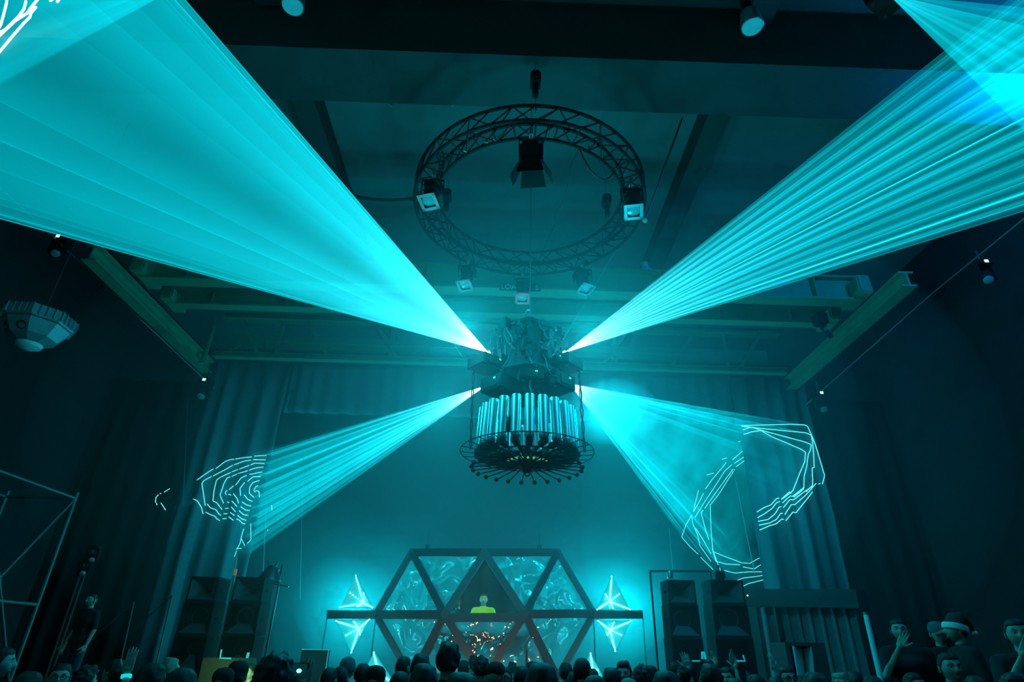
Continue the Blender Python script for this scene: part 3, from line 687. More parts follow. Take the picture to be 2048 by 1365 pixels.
# octagonal projector lamp on the left
c = atY(68, 668, 9.0); s_ = 1.0
t = thing('area_floodlight', 'large tapered floodlight with finned rim and two round ports on the left', 'floodlight', c, R(25))
PAINTG = mat('grey_cast_metal', (.30, .36, .40), .5, .4)
MB().lathe([(.20, .10), (.50, .14), (.52, .16), (.52, .34), (.40, .38), (.0, .38)], (0, 0, 0), 8).build('rim', PAINTG, t, world=False)
MB().lathe([(.14, -.22), (.36, -.10), (.49, .12)], (0, 0, 0), 8).build('body', PAINTG, t, world=False)
for k in range(32):
    a = 2 * PI * k / 32; f_ = math.cos(PI / 8) / math.cos((a % (PI / 4)) - PI / 8)
    MB().box((.53 * f_ * math.cos(a), .53 * f_ * math.sin(a), .25), (.05, .012, .17), Matrix.Rotation(a, 3, 'Z')).build('cooling_fin', PAINTG, t, world=False)
MB().lathe([(0, -.30), (.10, -.29), (.18, -.25), (.2, -.2)], (0, 0, 0), 20).build('lens', mat('frosted_lamp_glass', (.6, .75, .8), .3), t, world=False, smooth=True)
for a in (-150, -105):
    a = R(a); d = Vector((math.cos(a), math.sin(a), -.75)).normalized(); MB().lathe([(.075, -.01), (.075, .02), (.055, .02), (.05, 0), (0, 0)], Vector((.37 * math.cos(a), .37 * math.sin(a), -.02)), 18, d).build('port', IRON, t, world=False)
MB().cyl((0, 0, .36), (0, 0, 11.38 - c.z), .012).build('hanger', IRON, t, world=False)
# thin wires
wire('hanging_wire', 'thin vertical wire hanging left of the stage curtain', [atY(376, 800, 14), atY(366, 1010, 14)], .006, CHIP, 'wire')
wire('stretched_wire', 'thin wire stretched across the stage opening under the green header', [(-6.3, 14.3, 9.05), (6.9, 14.3, 9.05)], .006, CHIP, 'wire')
wire('stage_wire', 'thin vertical wire in front of the back wall near the left beam', [atY(533, 1000, 17), atY(525, 1175, 17)], .012, CHIP, 'wire')
wire('stage_wire', 'thin vertical wire in front of the back wall right of the left speakers', [atY(607, 900, 18), atY(600, 1200, 18)], .010, CHIP, 'wire')
wire('stage_wire', 'thin vertical wire behind the right laser figure', [atY(1467, 940, 18), atY(1510, 1150, 18)], .012, CHIP, 'wire')
wire('stage_wire', 'thin vertical wire just right of the stage glow', [atY(1338, 1055, 18), atY(1346, 1145, 18)], .010, CHIP, 'wire')
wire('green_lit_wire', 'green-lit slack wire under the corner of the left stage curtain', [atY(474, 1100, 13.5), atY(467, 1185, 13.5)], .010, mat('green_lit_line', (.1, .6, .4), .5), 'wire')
wire('cable_tail', 'curled cable loop hanging from the left end of the stage header', sag(atY(425, 680, 15.0), atY(482, 690, 15.0), .28), .02, GREEN)
wire('stub_pipe', 'short slanted green pipe below the left end of the runway beam', [atY(428, 652, 15.0), atY(404, 728, 14.6)], .06, GREEN, 'pipe')
t = thing('chain_hoist_trolley', 'dark chain hoist hanging on the green girder at the right runway beam', 'hoist', atY(1640, 640, 11.6))
c = atY(1640, 640, 11.6)
MB().bbox(c, (.28, .3, .3), b=.05).build('motor', DARKP, t); MB().cyl(c + Vector((-.08, 0, -.05)), c + Vector((.1, -.1, -.5)), .05).build('chain_bag', CLOTHB, t); MB().lathe([(.06, -.03), (.1, 0), (.06, .03)], c + Vector((0, -.1, -.25)), 16, (1, 0, 0)).build('pulley', IRON, t)
# ------------------------------------------------------------------ faceted booth
BOOTH = mat('booth_frame_dark_paint', (.05, .10, .11), .5, .2, .15)
FILM = bpy.data.materials.new('wavy_mirror_film'); FILM.use_nodes = True
nt = FILM.node_tree; N = nt.nodes; L = nt.links; b_ = N['Principled BSDF']
b_.inputs['Base Color'].default_value = (.75, .85, .85, 1); b_.inputs['Metallic'].default_value = 1.0; b_.inputs['Roughness'].default_value = .05
tc_ = N.new('ShaderNodeTexCoord'); nz_ = N.new('ShaderNodeTexNoise'); nz_.inputs['Scale'].default_value = 1.7; nz_.inputs['Detail'].default_value = 1.5; nz_.inputs['Distortion'].default_value = .8
L.new(tc_.outputs['Object'], nz_.inputs['Vector']); bp_ = N.new('ShaderNodeBump'); bp_.inputs['Strength'].default_value = .9; bp_.inputs['Distance'].default_value = .34
L.new(nz_.outputs['Fac'], bp_.inputs['Height']); L.new(bp_.outputs['Normal'], b_.inputs['Normal'])
tl_ = N.new('ShaderNodeBsdfTranslucent'); tl_.inputs['Color'].default_value = (.8, .9, .9, 1)
ms_ = N.new('ShaderNodeMixShader'); ms_.inputs[0].default_value = .28
L.new(b_.outputs[0], ms_.inputs[1]); L.new(tl_.outputs[0], ms_.inputs[2]); L.new(ms_.outputs[0], N['Material Output'].inputs['Surface'])
bt = thing('dj_booth', 'faceted booth of dark triangle frames filled with wavy mirror film', 'booth', (-.25, 13.4, 1.1))
M0, M1, M2, M3 = atY(752, 1230, 13.9), atY(889, 1230, 13.1), atY(1050, 1229, 13.1), atY(1187, 1228, 13.9)
T0, T1, T2 = atY(824, 1106, 14.0), atY(969, 1106, 13.35), atY(1115, 1106, 14.0)
B0, B1, B2 = atY(824, 1356, 14.0), atY(969, 1360, 13.35), atY(1115, 1356, 14.0)
for a, b in ((M0, M1), (M1 + Vector((0, 0, -.06)), M2 + Vector((0, 0, -.06))), (M2, M3), (T0, T1), (T1, T2), (M0, T0), (T0, M1), (M1, T1), (T1, M2), (M2, T2), (T2, M3), (M0, B0), (B0, M1), (M1, B1), (B1, M2), (M2, B2), (B2, M3), (B0, B1), (B1, B2)):
    f = MB().beam(a, b, .13 if abs(a.z - b.z) < .3 else .14, .16 if abs(a.z - b.z) < .3 else .15, up=(0, 0, 1) if abs(a.z - b.z) < .3 else (0, 1, 0)); f.build('frame_bar', BOOTH, bt)
for p in (M0, M1, M2, M3, T0, T1, T2):
    MB().cyl(p + Vector((0, -.085, 0)), p + Vector((0, .085, 0)), .085, n=6).build('node_plate', BOOTH, bt)
def film(a, b, c, seed):
    rd = random.Random(seed); a, b, c = [p + Vector((0, .03, 0)) for p in (a, b, c)]; n = 26; vs = []; fs = []; idx = {}
    nrm = (b - a).cross(c - a).normalized()
    for i in range(n + 1):
        for j in range(n + 1 - i):
            p = a + (b - a) * (i / n) + (c - a) * (j / n); e = min(i, j, n - i - j) / n * 3
            q = noise.noise(p * 2.2 + Vector((seed * 3.1, 0, 0))) * .13 + noise.noise(p * 5 + Vector((0, seed, 0))) * .022
            idx[i, j] = len(vs); vs.append(p + nrm * q * min(1, e * 2))
    for i in range(n):
        for j in range(n - i):
            fs.append((idx[i, j], idx[i + 1, j], idx[i, j + 1]))
            if i + j < n - 1: fs.append((idx[i + 1, j], idx[i + 1, j + 1], idx[i, j + 1]))
    return MB().add(vs, fs).build('mirror_film_panel', FILM, bt, smooth=True)
for i, tri in enumerate(((M0, M1, T0), (T0, T1, M1), (T1, T2, M2), (M2, M3, T2), (M0, M1, B0), (B0, B1, M1), (M1, M2, B1), (B1, B2, M2), (M2, M3, B2))): film(*tri, i + 2)
for px in (855, 1079):
    c = atY(px, 1098, 14); MB().cyl(c + Vector((0, 0, -.02)), c + Vector((0, 0, .08)), .05).build('top_socket', IRON, bt); MB().cyl(c, c + Vector((0, 0, .34)), .008, n=6).build('antenna', IRON, bt)
rows = [[Vector((-1.35 + 2.3 * i / 30, 15.15 + .04 * math.sin(i * 1.1), z)) for i in range(31)] for z in (1.12, 2.4, 3.75)]
o = MB().grid(rows).build('black_backing_drape', CLOTHB, smooth=True); tag(o, 'black backing drape behind the performers in the booth opening', 'drape')
MB().cyl((-1.38, 15.15, 3.76), (.98, 15.15, 3.76), .02).cyl((-1.38, 15.15, 3.76), (-1.38, 15.15, 1.1), .02).cyl((.98, 15.15, 3.76), (.98, 15.15, 1.1), .02).build('drape_pole', IRON, o)
for k, x in enumerate((-1.25, -.35, .45, 1.0)):  # added orange lamps hidden by the crowd, to reflect in the film panels
    t = thing('added_uplight', 'small added orange uplight, unseen, on the stage lip %s' % ('far left', 'centre left', 'centre right', 'far right')[k], 'stage light', (x, 12.15, 1.1), 0, 'added uplights on the stage lip')
    MB().lathe([(.05, 0), (.07, .02), (.08, .12), (.085, .14)], (x, 12.2, 1.16), 18, (0, .5, 1)).build('barrel', DARKP, t, smooth=True)
    MB().ell((x, 12.28, 1.29), (.08, .06, .05), 14, 8).build('lens', mat('orange_lamp_lens', (.9, .4, .2), .3, emit=(1, .33, .12), estr=45), t, smooth=True)
    MB().box((x, 12.2, 1.12), (.16, .12, .03)).build('base', DARKP, t)
# desk and gear behind the opening
t = thing('dj_table', 'dark table with decks behind the booth opening', 'table', (-.2, 13.75, 1.1))
MB().bbox((-.2, 13.75, 2.10), (1.9, .6, .06), b=.01).build('tabletop', BLACK, t)
for sx in (-.85, .85):
    for sy in (-.24, .24): MB().cyl((-.2 + sx, 13.75 + sy, 1.1), (-.2 + sx, 13.75 + sy, 2.07), .02).build('leg', BLACK, t)
for k, x in enumerate((-.75, -.2, .35)):
    t = thing('dj_deck', ['black deck on the left of the booth table', 'black mixer in the middle of the booth table', 'black deck on the right of the booth table'][k], 'deck', (x, 13.72, 2.13))
    MB().bbox((x, 13.72, 2.18), (.36, .40, .09), b=.01).build('body', DARKP, t)
    MB().cyl((x, 13.72, 2.225), (x, 13.72, 2.24), .12 if k != 1 else .03).build('jog_wheel', IRON, t)

# ------------------------------------------------------------------ glowing LED pyramids beside the booth
PFACE = bpy.data.materials.new('frosted_pyramid_plastic'); PFACE.use_nodes = True; nn = PFACE.node_tree
pb = nn.nodes['Principled BSDF']; pb.inputs['Base Color'].default_value = (.1, .5, .5, 1); pb.inputs['Roughness'].default_value = .25
pb.inputs['Emission Color'].default_value = (0, .62, .70, 1); pb.inputs['Emission Strength'].default_value = .55
LEDS = mat('led_strip_white', (.8, .9, .9), .4, emit=(.22, 1, .97), estr=2.6)
def pyramid(a, b, c, ctr, Y, label, dz=.30):
    A_, B_, C_ = atY(*a, Y), atY(*b, Y), atY(*c, Y); P_ = atY(*ctr, Y + dz)
    t = thing('led_pyramid', label, 'pyramid lamp', (A_ + B_ + C_) / 3)
    MB().add([A_, B_, C_, P_], [(0, 1, 3), (1, 2, 3), (2, 0, 3)]).build('glowing_shell', PFACE, t)
    q = (A_ + B_ + C_) / 3
    for p0, p1 in ((A_, B_), (B_, C_), (C_, A_)):
        MB().tube([p0, p1], .010, 6).build('edge_tube', PFACE, t)
    for p in (A_, B_, C_):
        op = P_ + (P_ - p) * .55                       # strips cross at the apex and run on to the far side
        n = 12; m = MB()
        for i in range(n + 1): m.ell(p.lerp(P_, i / n * .98) + Vector((0, -.02, 0)), .018, 8, 6)
        m.build('led_strip', LEDS, t, smooth=True)
        mid = (q * 3 - p) / 2; n = 6; m = MB()
        for i in range(1, n): m.ell(P_.lerp(mid, i / n) + Vector((0, -.04, 0)), .017, 8, 6)
        m.build('led_strip', LEDS, t, smooth=True)
    return t
pyramid((712, 1152), (680, 1216), (745, 1216), (727, 1207), 13.2, 'glowing upright pyramid lamp left of the booth, above its twin')
pyramid((673, 1243), (739, 1240), (703, 1306), (718, 1258), 13.2, 'glowing inverted pyramid lamp left of the booth, below the upright one')
pyramid((1223, 1154), (1194, 1220), (1260, 1220), (1219, 1204), 13.2, 'glowing upright pyramid lamp right of the booth, above its twin')
pyramid((1196, 1243), (1262, 1243), (1230, 1303), (1220, 1261), 13.2, 'glowing inverted pyramid lamp right of the booth, below the upright one')
pyramid((748, 1306), (715, 1372), (792, 1372), (756, 1345), 12.9, 'low glowing pyramid lamp poking up behind the crowd left of the booth')
pyramid((1181, 1308), (1150, 1372), (1215, 1372), (1186, 1345), 12.9, 'low glowing pyramid lamp poking up behind the crowd right of the booth')
for s, x0_, x1_ in ((0, 655, 752), (1, 1187, 1285)):
    c0, c1 = atY(x0_, 1230, 13.6), atY(x1_, 1230, 13.6)
    t = thing('pyramid_shelf', 'dark crossbar carrying the %s pair of pyramid lamps' % ('left' if s == 0 else 'right'), 'frame', c0)
    MB().beam(c0, c1, .1, .16).build('bar', BOOTH, t)
    for c in (c0, c1): MB().cyl(c, (c.x, c.y, 1.1), .012).build('post', BOOTH, t)

# ------------------------------------------------------------------ speaker stacks
SPK = mat('speaker_box_textured_paint', (.011, .014, .016), .9, spec=.1, scale=40, bump=.1)
SPKI = mat('speaker_horn_grey', (.05, .07, .075), .55, scale=10)
def horn_box(t_parent, c, w_, h_, d_, kind):
    """open-fronted cabinet, front at -Y, centre c"""
    c = Vector(c); m = MB(); th = .025; x, z = w_ / 2, h_ / 2
    m.box(c + Vector((-x + th / 2, 0, 0)), (th, d_, h_)).box(c + Vector((x - th / 2, 0, 0)), (th, d_, h_)).box(c + Vector((0, 0, z - th / 2)), (w_ - 2 * th, d_, th)).box(c + Vector((0, 0, -z + th / 2)), (w_ - 2 * th, d_, th)).box(c + Vector((0, d_ / 2 - th / 2, 0)), (w_ - 2 * th, th, h_ - 2 * th))
    m.build('cabinet', SPK, t_parent)
    yf, yb = c.y - d_ / 2 + .01, c.y + d_ * .25; xi, zi = x - th, z - th
    if kind == 'horn':
        n = 8; rows = []
        for i in range(n + 1):
            u = i / n; k = (1 - u) ** 1.8 * .80 + .20 * (1 - u) + .12 * u; xx, zz, yy = xi * max(k, .22), zi * max(k, .2), yf + (yb - yf) * u
            rows.append([(c.x - xx, yy, c.z - zz), (c.x, yy, c.z - zz * 1.02), (c.x + xx, yy, c.z - zz), (c.x + xx, yy, c.z + zz), (c.x, yy, c.z + zz), (c.x - xx, yy, c.z + zz), (c.x - xx, yy, c.z - zz)])
        MB().grid(rows).build('horn_flare', SPKI, t_parent)
        MB().ell((c.x, yb - .02, c.z), (xi * .26, .05, zi * .26), 14, 8).build('throat', BLACK, t_parent, smooth=True)
        # curved lower lip seen from below the stage
        MB().lathe([(xi * .62, -.012), (xi * .5, .012), (0, .04)], (c.x, c.y - .02, c.z - zi + .02), 20).build('horn_lip', SPKI, t_parent, smooth=True)
    elif kind == 'mid':
        MB().box((c.x, yf + .16, c.z), (2 * xi, .02, 2 * zi)).build('baffle', SPK, t_parent)
        MB().lathe([(xi * .62, 0), (xi * .58, .02), (xi * .5, -.03), (xi * .2, -.08), (0, -.05)], (c.x, yf + .15, c.z + zi * .1), 24, (0, -1, 0)).build('cone', SPKI, t_parent, smooth=True)
        MB().prism([(c.x - xi, yf, c.z - zi), (c.x + xi, yf, c.z - zi), (c.x + xi * .5, yf + .14, c.z - zi * .35), (c.x - xi * .5, yf + .14, c.z - zi * .35)], (0, .012, .0)).build('lower_flare', SPKI, t_parent)
    else:
        MB().box((c.x, yf + .22, c.z), (2 * xi, .02, 2 * zi)).build('baffle', SPK, t_parent)
        MB().prism([(c.x - xi, yf, c.z - zi), (c.x + xi, yf, c.z - zi), (c.x + xi * .2, yf + .2, c.z + zi * .2), (c.x - xi * .2, yf + .2, c.z + zi * .2)], (0, .012, .0)).build('scoop', SPKI, t_parent)
        MB().lathe([(xi * .38, 0), (xi * .30, -.04), (0, -.09)], (c.x, yf + .2, c.z + zi * .45), 24, (0, -1, 0)).build('woofer', SPKI, t_parent, smooth=True)
    for s in (-1, 1): MB().box((c.x + s * (x + .004), c.y, c.z), (.008, .14, .05)).build('handle', SPK, t_parent)
def stack(cx, cyy, w_, top, label_, side):
    z = top; specs = (('horn', .40, .94), ('mid', .52, 1.0), ('bin', .75, 1.04)); k = 0
    for kind, h_, ws in specs:
        z -= h_; c = (cx, cyy, z + h_ / 2)
        t = thing('loudspeaker', ['open horn loudspeaker on top of the %s', 'middle loudspeaker cabinet in the %s', 'large scoop bass cabinet in the %s'][k] % label_, 'loudspeaker', (cx, cyy, z), 0, 'loudspeakers ' + side)
        horn_box(t, c, w_ * ws, h_ - .005, .5, kind); k += 1
    while z > .75:
        h_ = min(.62, z - 0.0) if z - .62 > .3 else z; z -= h_
        t = thing('loudspeaker', 'bass cabinet near the floor in the %s' % label_, 'loudspeaker', (cx, cyy, z), 0, 'loudspeakers ' + side); horn_box(t, (cx, cyy, z + h_ / 2), w_ * 1.04, h_ - .005, .6, 'bin')
    if z > .01:
        t = thing('loudspeaker', 'lowest bass cabinet on the floor in the %s' % label_, 'loudspeaker', (cx, cyy, 0), 0, 'loudspeakers ' + side); horn_box(t, (cx, cyy, z / 2), w_ * 1.04, z - .005, .6, 'bin')
for px0, px1, py, lab, sd in ((398, 452, 1154, 'outer stack left of the stage', 'left of the stage'), (487, 543, 1155, 'inner stack left of the stage', 'left of the stage'),
                              (1322, 1374, 1160, 'inner stack right of the stage', 'right of the stage'), (1408, 1470, 1160, 'outer stack right of the stage', 'right of the stage')):
    a, b = atY(px0, py, 11.25), atY(px1, py, 11.25); stack((a.x + b.x) / 2 - (.12 if a.x < 0 else -.12), 11.5, (b.x - a.x) * 1.12, (a.z + b.z) / 2, lab, sd)
c = atY(1452, 1155, 11.5); t = thing('dome_light', 'small dark box light on top of the outer right speaker stack', 'light', c)
MB().bbox(c + Vector((-.13, 0, .02)), (.18, .2, .16), b=.02).build('body', DARKP, t); MB().cyl(c + Vector((-.13, 0, .15)), c + Vector((-.13, 0, .2)), .03).build('knob', IRON, t)
c = atY(540, 1154, 12.2); t = thing('par_can', 'dusty stage lamp lying behind the inner left speaker stack', 'stage lamp', c)
MB().lathe([(.06, .2), (.1, .15), (.22, -.05), (.22, -.09)], c, 20).build('barrel', IRON, t, smooth=True); MB().cyl(c + Vector((-.05, 0, .15)), c + Vector((-.1, 0, .3)), .015).cyl(c + Vector((.05, 0, .15)), c + Vector((.1, 0, .28)), .015).build('bracket', IRON, t)
MB().cyl(c + Vector((0, 0, -.06)), (c.x, c.y, 1.1), .03).build('stand', IRON, t)
c = atY(1340, 1152, 12.0)
t = thing('work_light', 'small caged work light on a pipe above the inner right speaker stack', 'lamp', c)
MB().cyl(atY(1300, 1143, 12.1), atY(1420, 1143, 12.1), .02).build('pipe', IRON, t); MB().lathe([(.0, .1), (.05, .08), (.06, 0), (.05, -.05)], c, 14).build('bulb_cage', CHIP, t, smooth=True)
MB().cyl(atY(1300, 1143, 12.1), (atY(1300, 1143, 12.1).x, 12.1, 1.1), .02).cyl(atY(1420, 1143, 12.1), (atY(1420, 1143, 12.1).x, 12.1, 1.1), .02).build('post', IRON, t)
wire('cable_coil', 'coiled cable hanging on a pole behind the inner left speakers', [atY(560 + 6 * math.cos(k * .9), 1152 + 14 * math.sin(k * .9), 12.4) for k in range(16)], .012, IRON)
t = thing('light_stand', 'thin pole with a coiled cable behind the inner left speakers', 'stand', atY(563, 1300, 12.4))
q = atY(565, 1130, 12.4); MB().cyl(q, (q.x, q.y, 1.1), .02).build('pole', IRON, t); MB().cyl(q + Vector((-.1, 0, -.35)), q + Vector((.2, 0, -.4)), .012).build('arm', IRON, t)
# tiny red and white tags on the green line
t = thing('line_tag', 'small red and white tag clipped on the green-lit wire', 'tag', atY(468, 1143, 13.5))
MB().box(atY(466, 1144, 13.48), (.05, .02, .14)).build('white_half', mat('white_tag', (.5, .8, .8), .5), t); MB().box(atY(471, 1145, 13.48), (.05, .02, .12)).build('red_half', mat('red_tag', (.8, .25, .15), .5, emit=(.6, .2, .1), estr=.3), t)  # faint glow put into the red half as emission

# ------------------------------------------------------------------ right side: shelf, drapes, wedge, pole
a, b = atY(1483, 1197, 12.6), atY(1725, 1200, 11.0)
t = thing('gallery_rail', 'long dark shelf rail right of the speakers with tiny lamps on it', 'rail', (a + b) / 2)
MB().beam(a, b, .5, .30).build('shelf', mat('gallery_dark_paint', (.05, .06, .065), .7), t)
for px, yy in ((1495, 1192), (1546, 1191), (1549, 1191), (1597, 1190)):
    MB().ell(atY(px, yy, 12.0), .016, 8, 6).build('pilot_lamp', mat('tiny_pilot_lamp', (.6, .9, .9), .4, emit=(.3, .9, .95), estr=2.5), t)
for q in (a.lerp(b, .3), b): MB().box((q.x, q.y, q.z / 2 - .08), (.1, .1, q.z - .16)).build('post', BLACK, t)
rows = []
for j in range(6):
    rows.append([Vector((a.x + (b.x - a.x) * (.12 + .8 * i / 60), a.y + (b.y - a.y) * (.12 + .8 * i / 60) + .05 * math.sin(i * .9), (a.z - .2) * (1 - j / 5) + .02)) for i in range(61)])
tag(MB().grid(rows).build('skirt_drape', DRAPE, smooth=True), 'dark pleated skirt drape hanging under the right shelf rail', 'drape')
c = atY(1605, 1330, 8.6); WD = mat('pale_raw_panel', (.75, .85, .80), .7); t = thing('folded_panel_box', 'open dark box showing a pale folded V panel on the right', 'box', (c.x, 8.8, 0))
p = lambda px, py, Y: atY(px, py, Y)
MB().add([p(1587, 1293, 8.42), p(1605, 1299, 8.6), p(1613, 1356, 8.6), p(1598, 1356, 8.42)], [(0, 1, 2, 3)]).build('left_leaf', WD, t)
MB().add([p(1606, 1299, 8.6), p(1621, 1294, 8.44), p(1628, 1356, 8.44), p(1614, 1356, 8.6)], [(0, 1, 2, 3)]).build('right_leaf', WD, t)
for ch in t.children: sd = ch.modifiers.new('s', 'SOLIDIFY'); sd.thickness = .02
l_, r_, tp = p(1572, 1285, 8.4), p(1652, 1288, 8.4), p(1600, 1285, 8.4)
MB().box((l_.x + .03, 8.66, l_.z / 2), (.06, .44, l_.z)).box((r_.x - .09, 8.66, l_.z / 2), (.18, .44, l_.z)).box(((l_.x + r_.x) / 2, 8.86, l_.z / 2), (r_.x - l_.x - .25, .04, l_.z)).box(((l_.x + r_.x) / 2 - .06, 8.66, l_.z - .02), (r_.x - l_.x - .25, .44, .04)).build('case', mat('box_dark_teal_paint', (.05, .10, .10), .7), t)
a, b = atY(1732, 1232, 7.4), atY(1758, 1345, 7.2)
t = thing('leaning_tube', 'long pale tube leaning among the crowd on the right', 'tube', (b.x, b.y, 0))
d = (b - a).normalized(); e = b + d * (b.z / -d.z if d.z < 0 else 0)
MB().cyl(a, e, .028, n=14).build('tube', mat('pale_plastic_tube', (.45, .65, .65), .4), t, smooth=True); MB().cyl(a, a - d * .03, .03).build('end_cap', IRON, t)
# crates, bottles and lit table left
c = atY(425, 1335, 9.6); t = thing('cardboard_box', 'lit brown panel box at the foot of the left speakers', 'box', (c.x, 10.0, 0))
BX = mat('brown_board', (.16, .12, .08), .8); l_, r_ = atY(405, 1318, 9.6), atY(480, 1318, 9.6)
MB().bbox(((l_.x + r_.x) / 2, 9.95, l_.z / 2), (r_.x - l_.x, .7, l_.z), b=.01).build('body', BX, t); MB().box(((l_.x + r_.x) / 2, 9.95, l_.z + .005), (r_.x - l_.x - .03, .68, .01)).build('lid', BX, t)
EDGE = mat('pale_edge_tape', (.3, .75, .75), .5, emit=(0, .5, .55), estr=.5)  # teal glow put into the tape as emission
box_t = t
l_, r_ = atY(1384, 1323, 9.8), atY(1490, 1323, 9.8)
bin_t = thing('bass_bin', 'low black bass bin with bright taped corners before the right speaker stacks', 'loudspeaker', (l_.x, 10.1, 0))
MB().bbox(((l_.x + r_.x) / 2, 10.12, l_.z / 2), (r_.x - l_.x, .6, l_.z - .02), b=.01).build('cabinet', SPK, bin_t)
def stripmark(name, label, pts, r=.012):
    o = MB().tube(pts, r, 6).build(name, EDGE, box_t if 'left' in label or 'cap' in label else bin_t); o['label'] = label; return o
stripmark('edge_tape', 'pale corner tape upright at the foot of the left speakers', [atY(443, 1300, 9.55), atY(440, 1317, 9.55), atY(462, 1318, 9.55)])
stripmark('edge_tape', 'pale tape strip on the speaker foot behind the black cap', [atY(497, 1306, 9.8), atY(494, 1317, 9.8)], .02)
stripmark('edge_tape', 'bright L-shaped tape on the right speaker foot', [atY(1384, 1323, 9.8), atY(1400, 1323, 9.8)], .01)
stripmark('edge_tape', 'bright corner tape at the outer foot of the right speakers', [atY(1472, 1323, 9.8), atY(1490, 1323, 9.8), atY(1486, 1311, 9.8)], .012)
stripmark('edge_tape', 'twin bright upright tapes between the right speaker stacks', [atY(1405, 1319, 9.8), atY(1404, 1305, 9.8), atY(1408, 1305, 9.8), atY(1411, 1319, 9.8)], .016)
c = atY(620, 1300, 10.5); t = thing('monitor_case', 'pale-edged flat case standing behind the raised phone', 'case', (c.x, 10.6, 0))
MB().box((c.x + .07, 10.6, (c.z) / 2), (.42, .1, c.z)).build('body', mat('case_dark_blue', (.04, .10, .12), .6), t); q = c.z
MB().tube([(c.x - .14, 10.54, q), (c.x + .28, 10.54, q), (c.x + .28, 10.54, q - .35)], .008, 6).build('edge_trim', EDGE, t)
# scaffold on the left
t = thing('scaffold_frame', 'dark steel scaffold with crossed braces in front of the left wall', 'scaffold', (-8.2, 10.2, 0))
SX = -8.6; STL = mat('scaffold_tube_dull', (.12, .15, .16), .5, .6)
for yy in (6.6, 8.6, 10.6):
    for xx in (SX, SX + 1.2): MB().cyl((xx, yy, 0), (xx, yy, 4.1), .03).build('upright', STL, t)
for z in (1.2, 2.3, 4.0):
    for xx in (SX, SX + 1.2): MB().cyl((xx, 6.6, z), (xx, 10.6, z), .025).build('ledger', STL, t)
    for yy in (6.6, 8.6, 10.6): MB().cyl((SX, yy, z), (SX + 1.2, yy, z), .025).build('transom', STL, t)
for yy in (6.6, 8.6):
    MB().cyl((SX + 1.2, yy, 1.2), (SX + 1.2, yy + 2, 4.0), .022).build('brace', STL, t); MB().cyl((SX + 1.2, yy + 2, 1.2), (SX + 1.2, yy, 4.0), .022).build('brace', STL, t)
MB().box((SX + .6, 8.6, 1.17), (1.14, 4.0, .05)).build('deck_board', mat('scaffold_boards', (.10, .09, .07), .9), t)
t = thing('hanging_tarp', 'dark blue-green tarp hung on the far side of the scaffold', 'tarp', (-9.2, 9, 2))
rows = [[Vector((SX - .5 + .04 * math.sin(i * .7), 6 + i * .14, z)) for i in range(40)] for z in (.1, 1.6, 3.1)]
MB().grid(rows).build('cloth', mat('tarp_teal', (.06, .11, .12), .8), t, smooth=True); MB().cyl((SX - .5, 6, 3.12), (SX - .5, 11.5, 3.12), .02).cyl((SX - .5, 6, 0), (SX - .5, 6, 3.12), .02).cyl((SX - .5, 11.5, 0), (SX - .5, 11.5, 3.12), .02).build('pole', STL, t)
for (u, v, Y) in (((268, 1205), (250, 1285), 9.5), ((344, 1192), (318, 1306), 9.0)):
    a, b = atY(*u, Y), atY(*v, Y); d = (b - a).normalized(); g = a + d * (a.z / -d.z)
    t = thing('tripod_pole', 'thin pale leaning pole %s' % ('left of the raised wristband hand' if u[0] == 268 else 'right of the raised wristband hand'), 'pole', g)
    MB().cyl(a, g, .012, n=8).build('pole', STL, t); MB().cyl(a, a + Vector((-.5, .1, -.5)), .008, n=6).build('guy_line', STL, t)
for px, py in ((178, 1137), (160, 1164)):
    moving_head(atY(px, py, 9.9) + Vector((0, 0, .3)), 'small stage light near the scaffold, %s' % ('the upper of a pair' if py < 1150 else 'the lower of a pair'), (.4, -.6, -.5), .5, False, True)
# ------------------------------------------------------------------ people
SKIN = mat('skin', (.42, .33, .28), .55, var=.08)
def capsules(caps, vox, m=None):
    mb = MB()
    for p0, p1, r0, r1 in caps:
        p0, p1 = Vector(p0), Vector(p1); mb.tube([p0, p1], [r0, r1], 14); mb.ell(p0, r0, 14, 8); mb.ell(p1, r1, 14, 8)
    return mb
def remesh(mb, vox, smooth=4, name='body'):
    me = bpy.data.meshes.new(name); me.from_pydata([tuple(v) for v in mb.v], [], mb.f)
    o = bpy.data.objects.new(name, me); COL.objects.link(o)
    r = o.modifiers.new('r', 'REMESH'); r.mode = 'VOXEL'; r.voxel_size = vox; r.use_smooth_shade = True
    s = o.modifiers.new('s', 'SMOOTH'); s.iterations = smooth; s.factor = .6
    bpy.context.view_layer.update()
    out = bpy.data.meshes.new_from_object(o.evaluated_get(bpy.context.evaluated_depsgraph_get()))
    bpy.data.objects.remove(o); out.name = name; return out
def smooth01(a, b, x): t = max(0, min(1, (x - a) / (b - a))); return t * t * (3 - 2 * t)
HC = Vector((0, .018, 1.620))
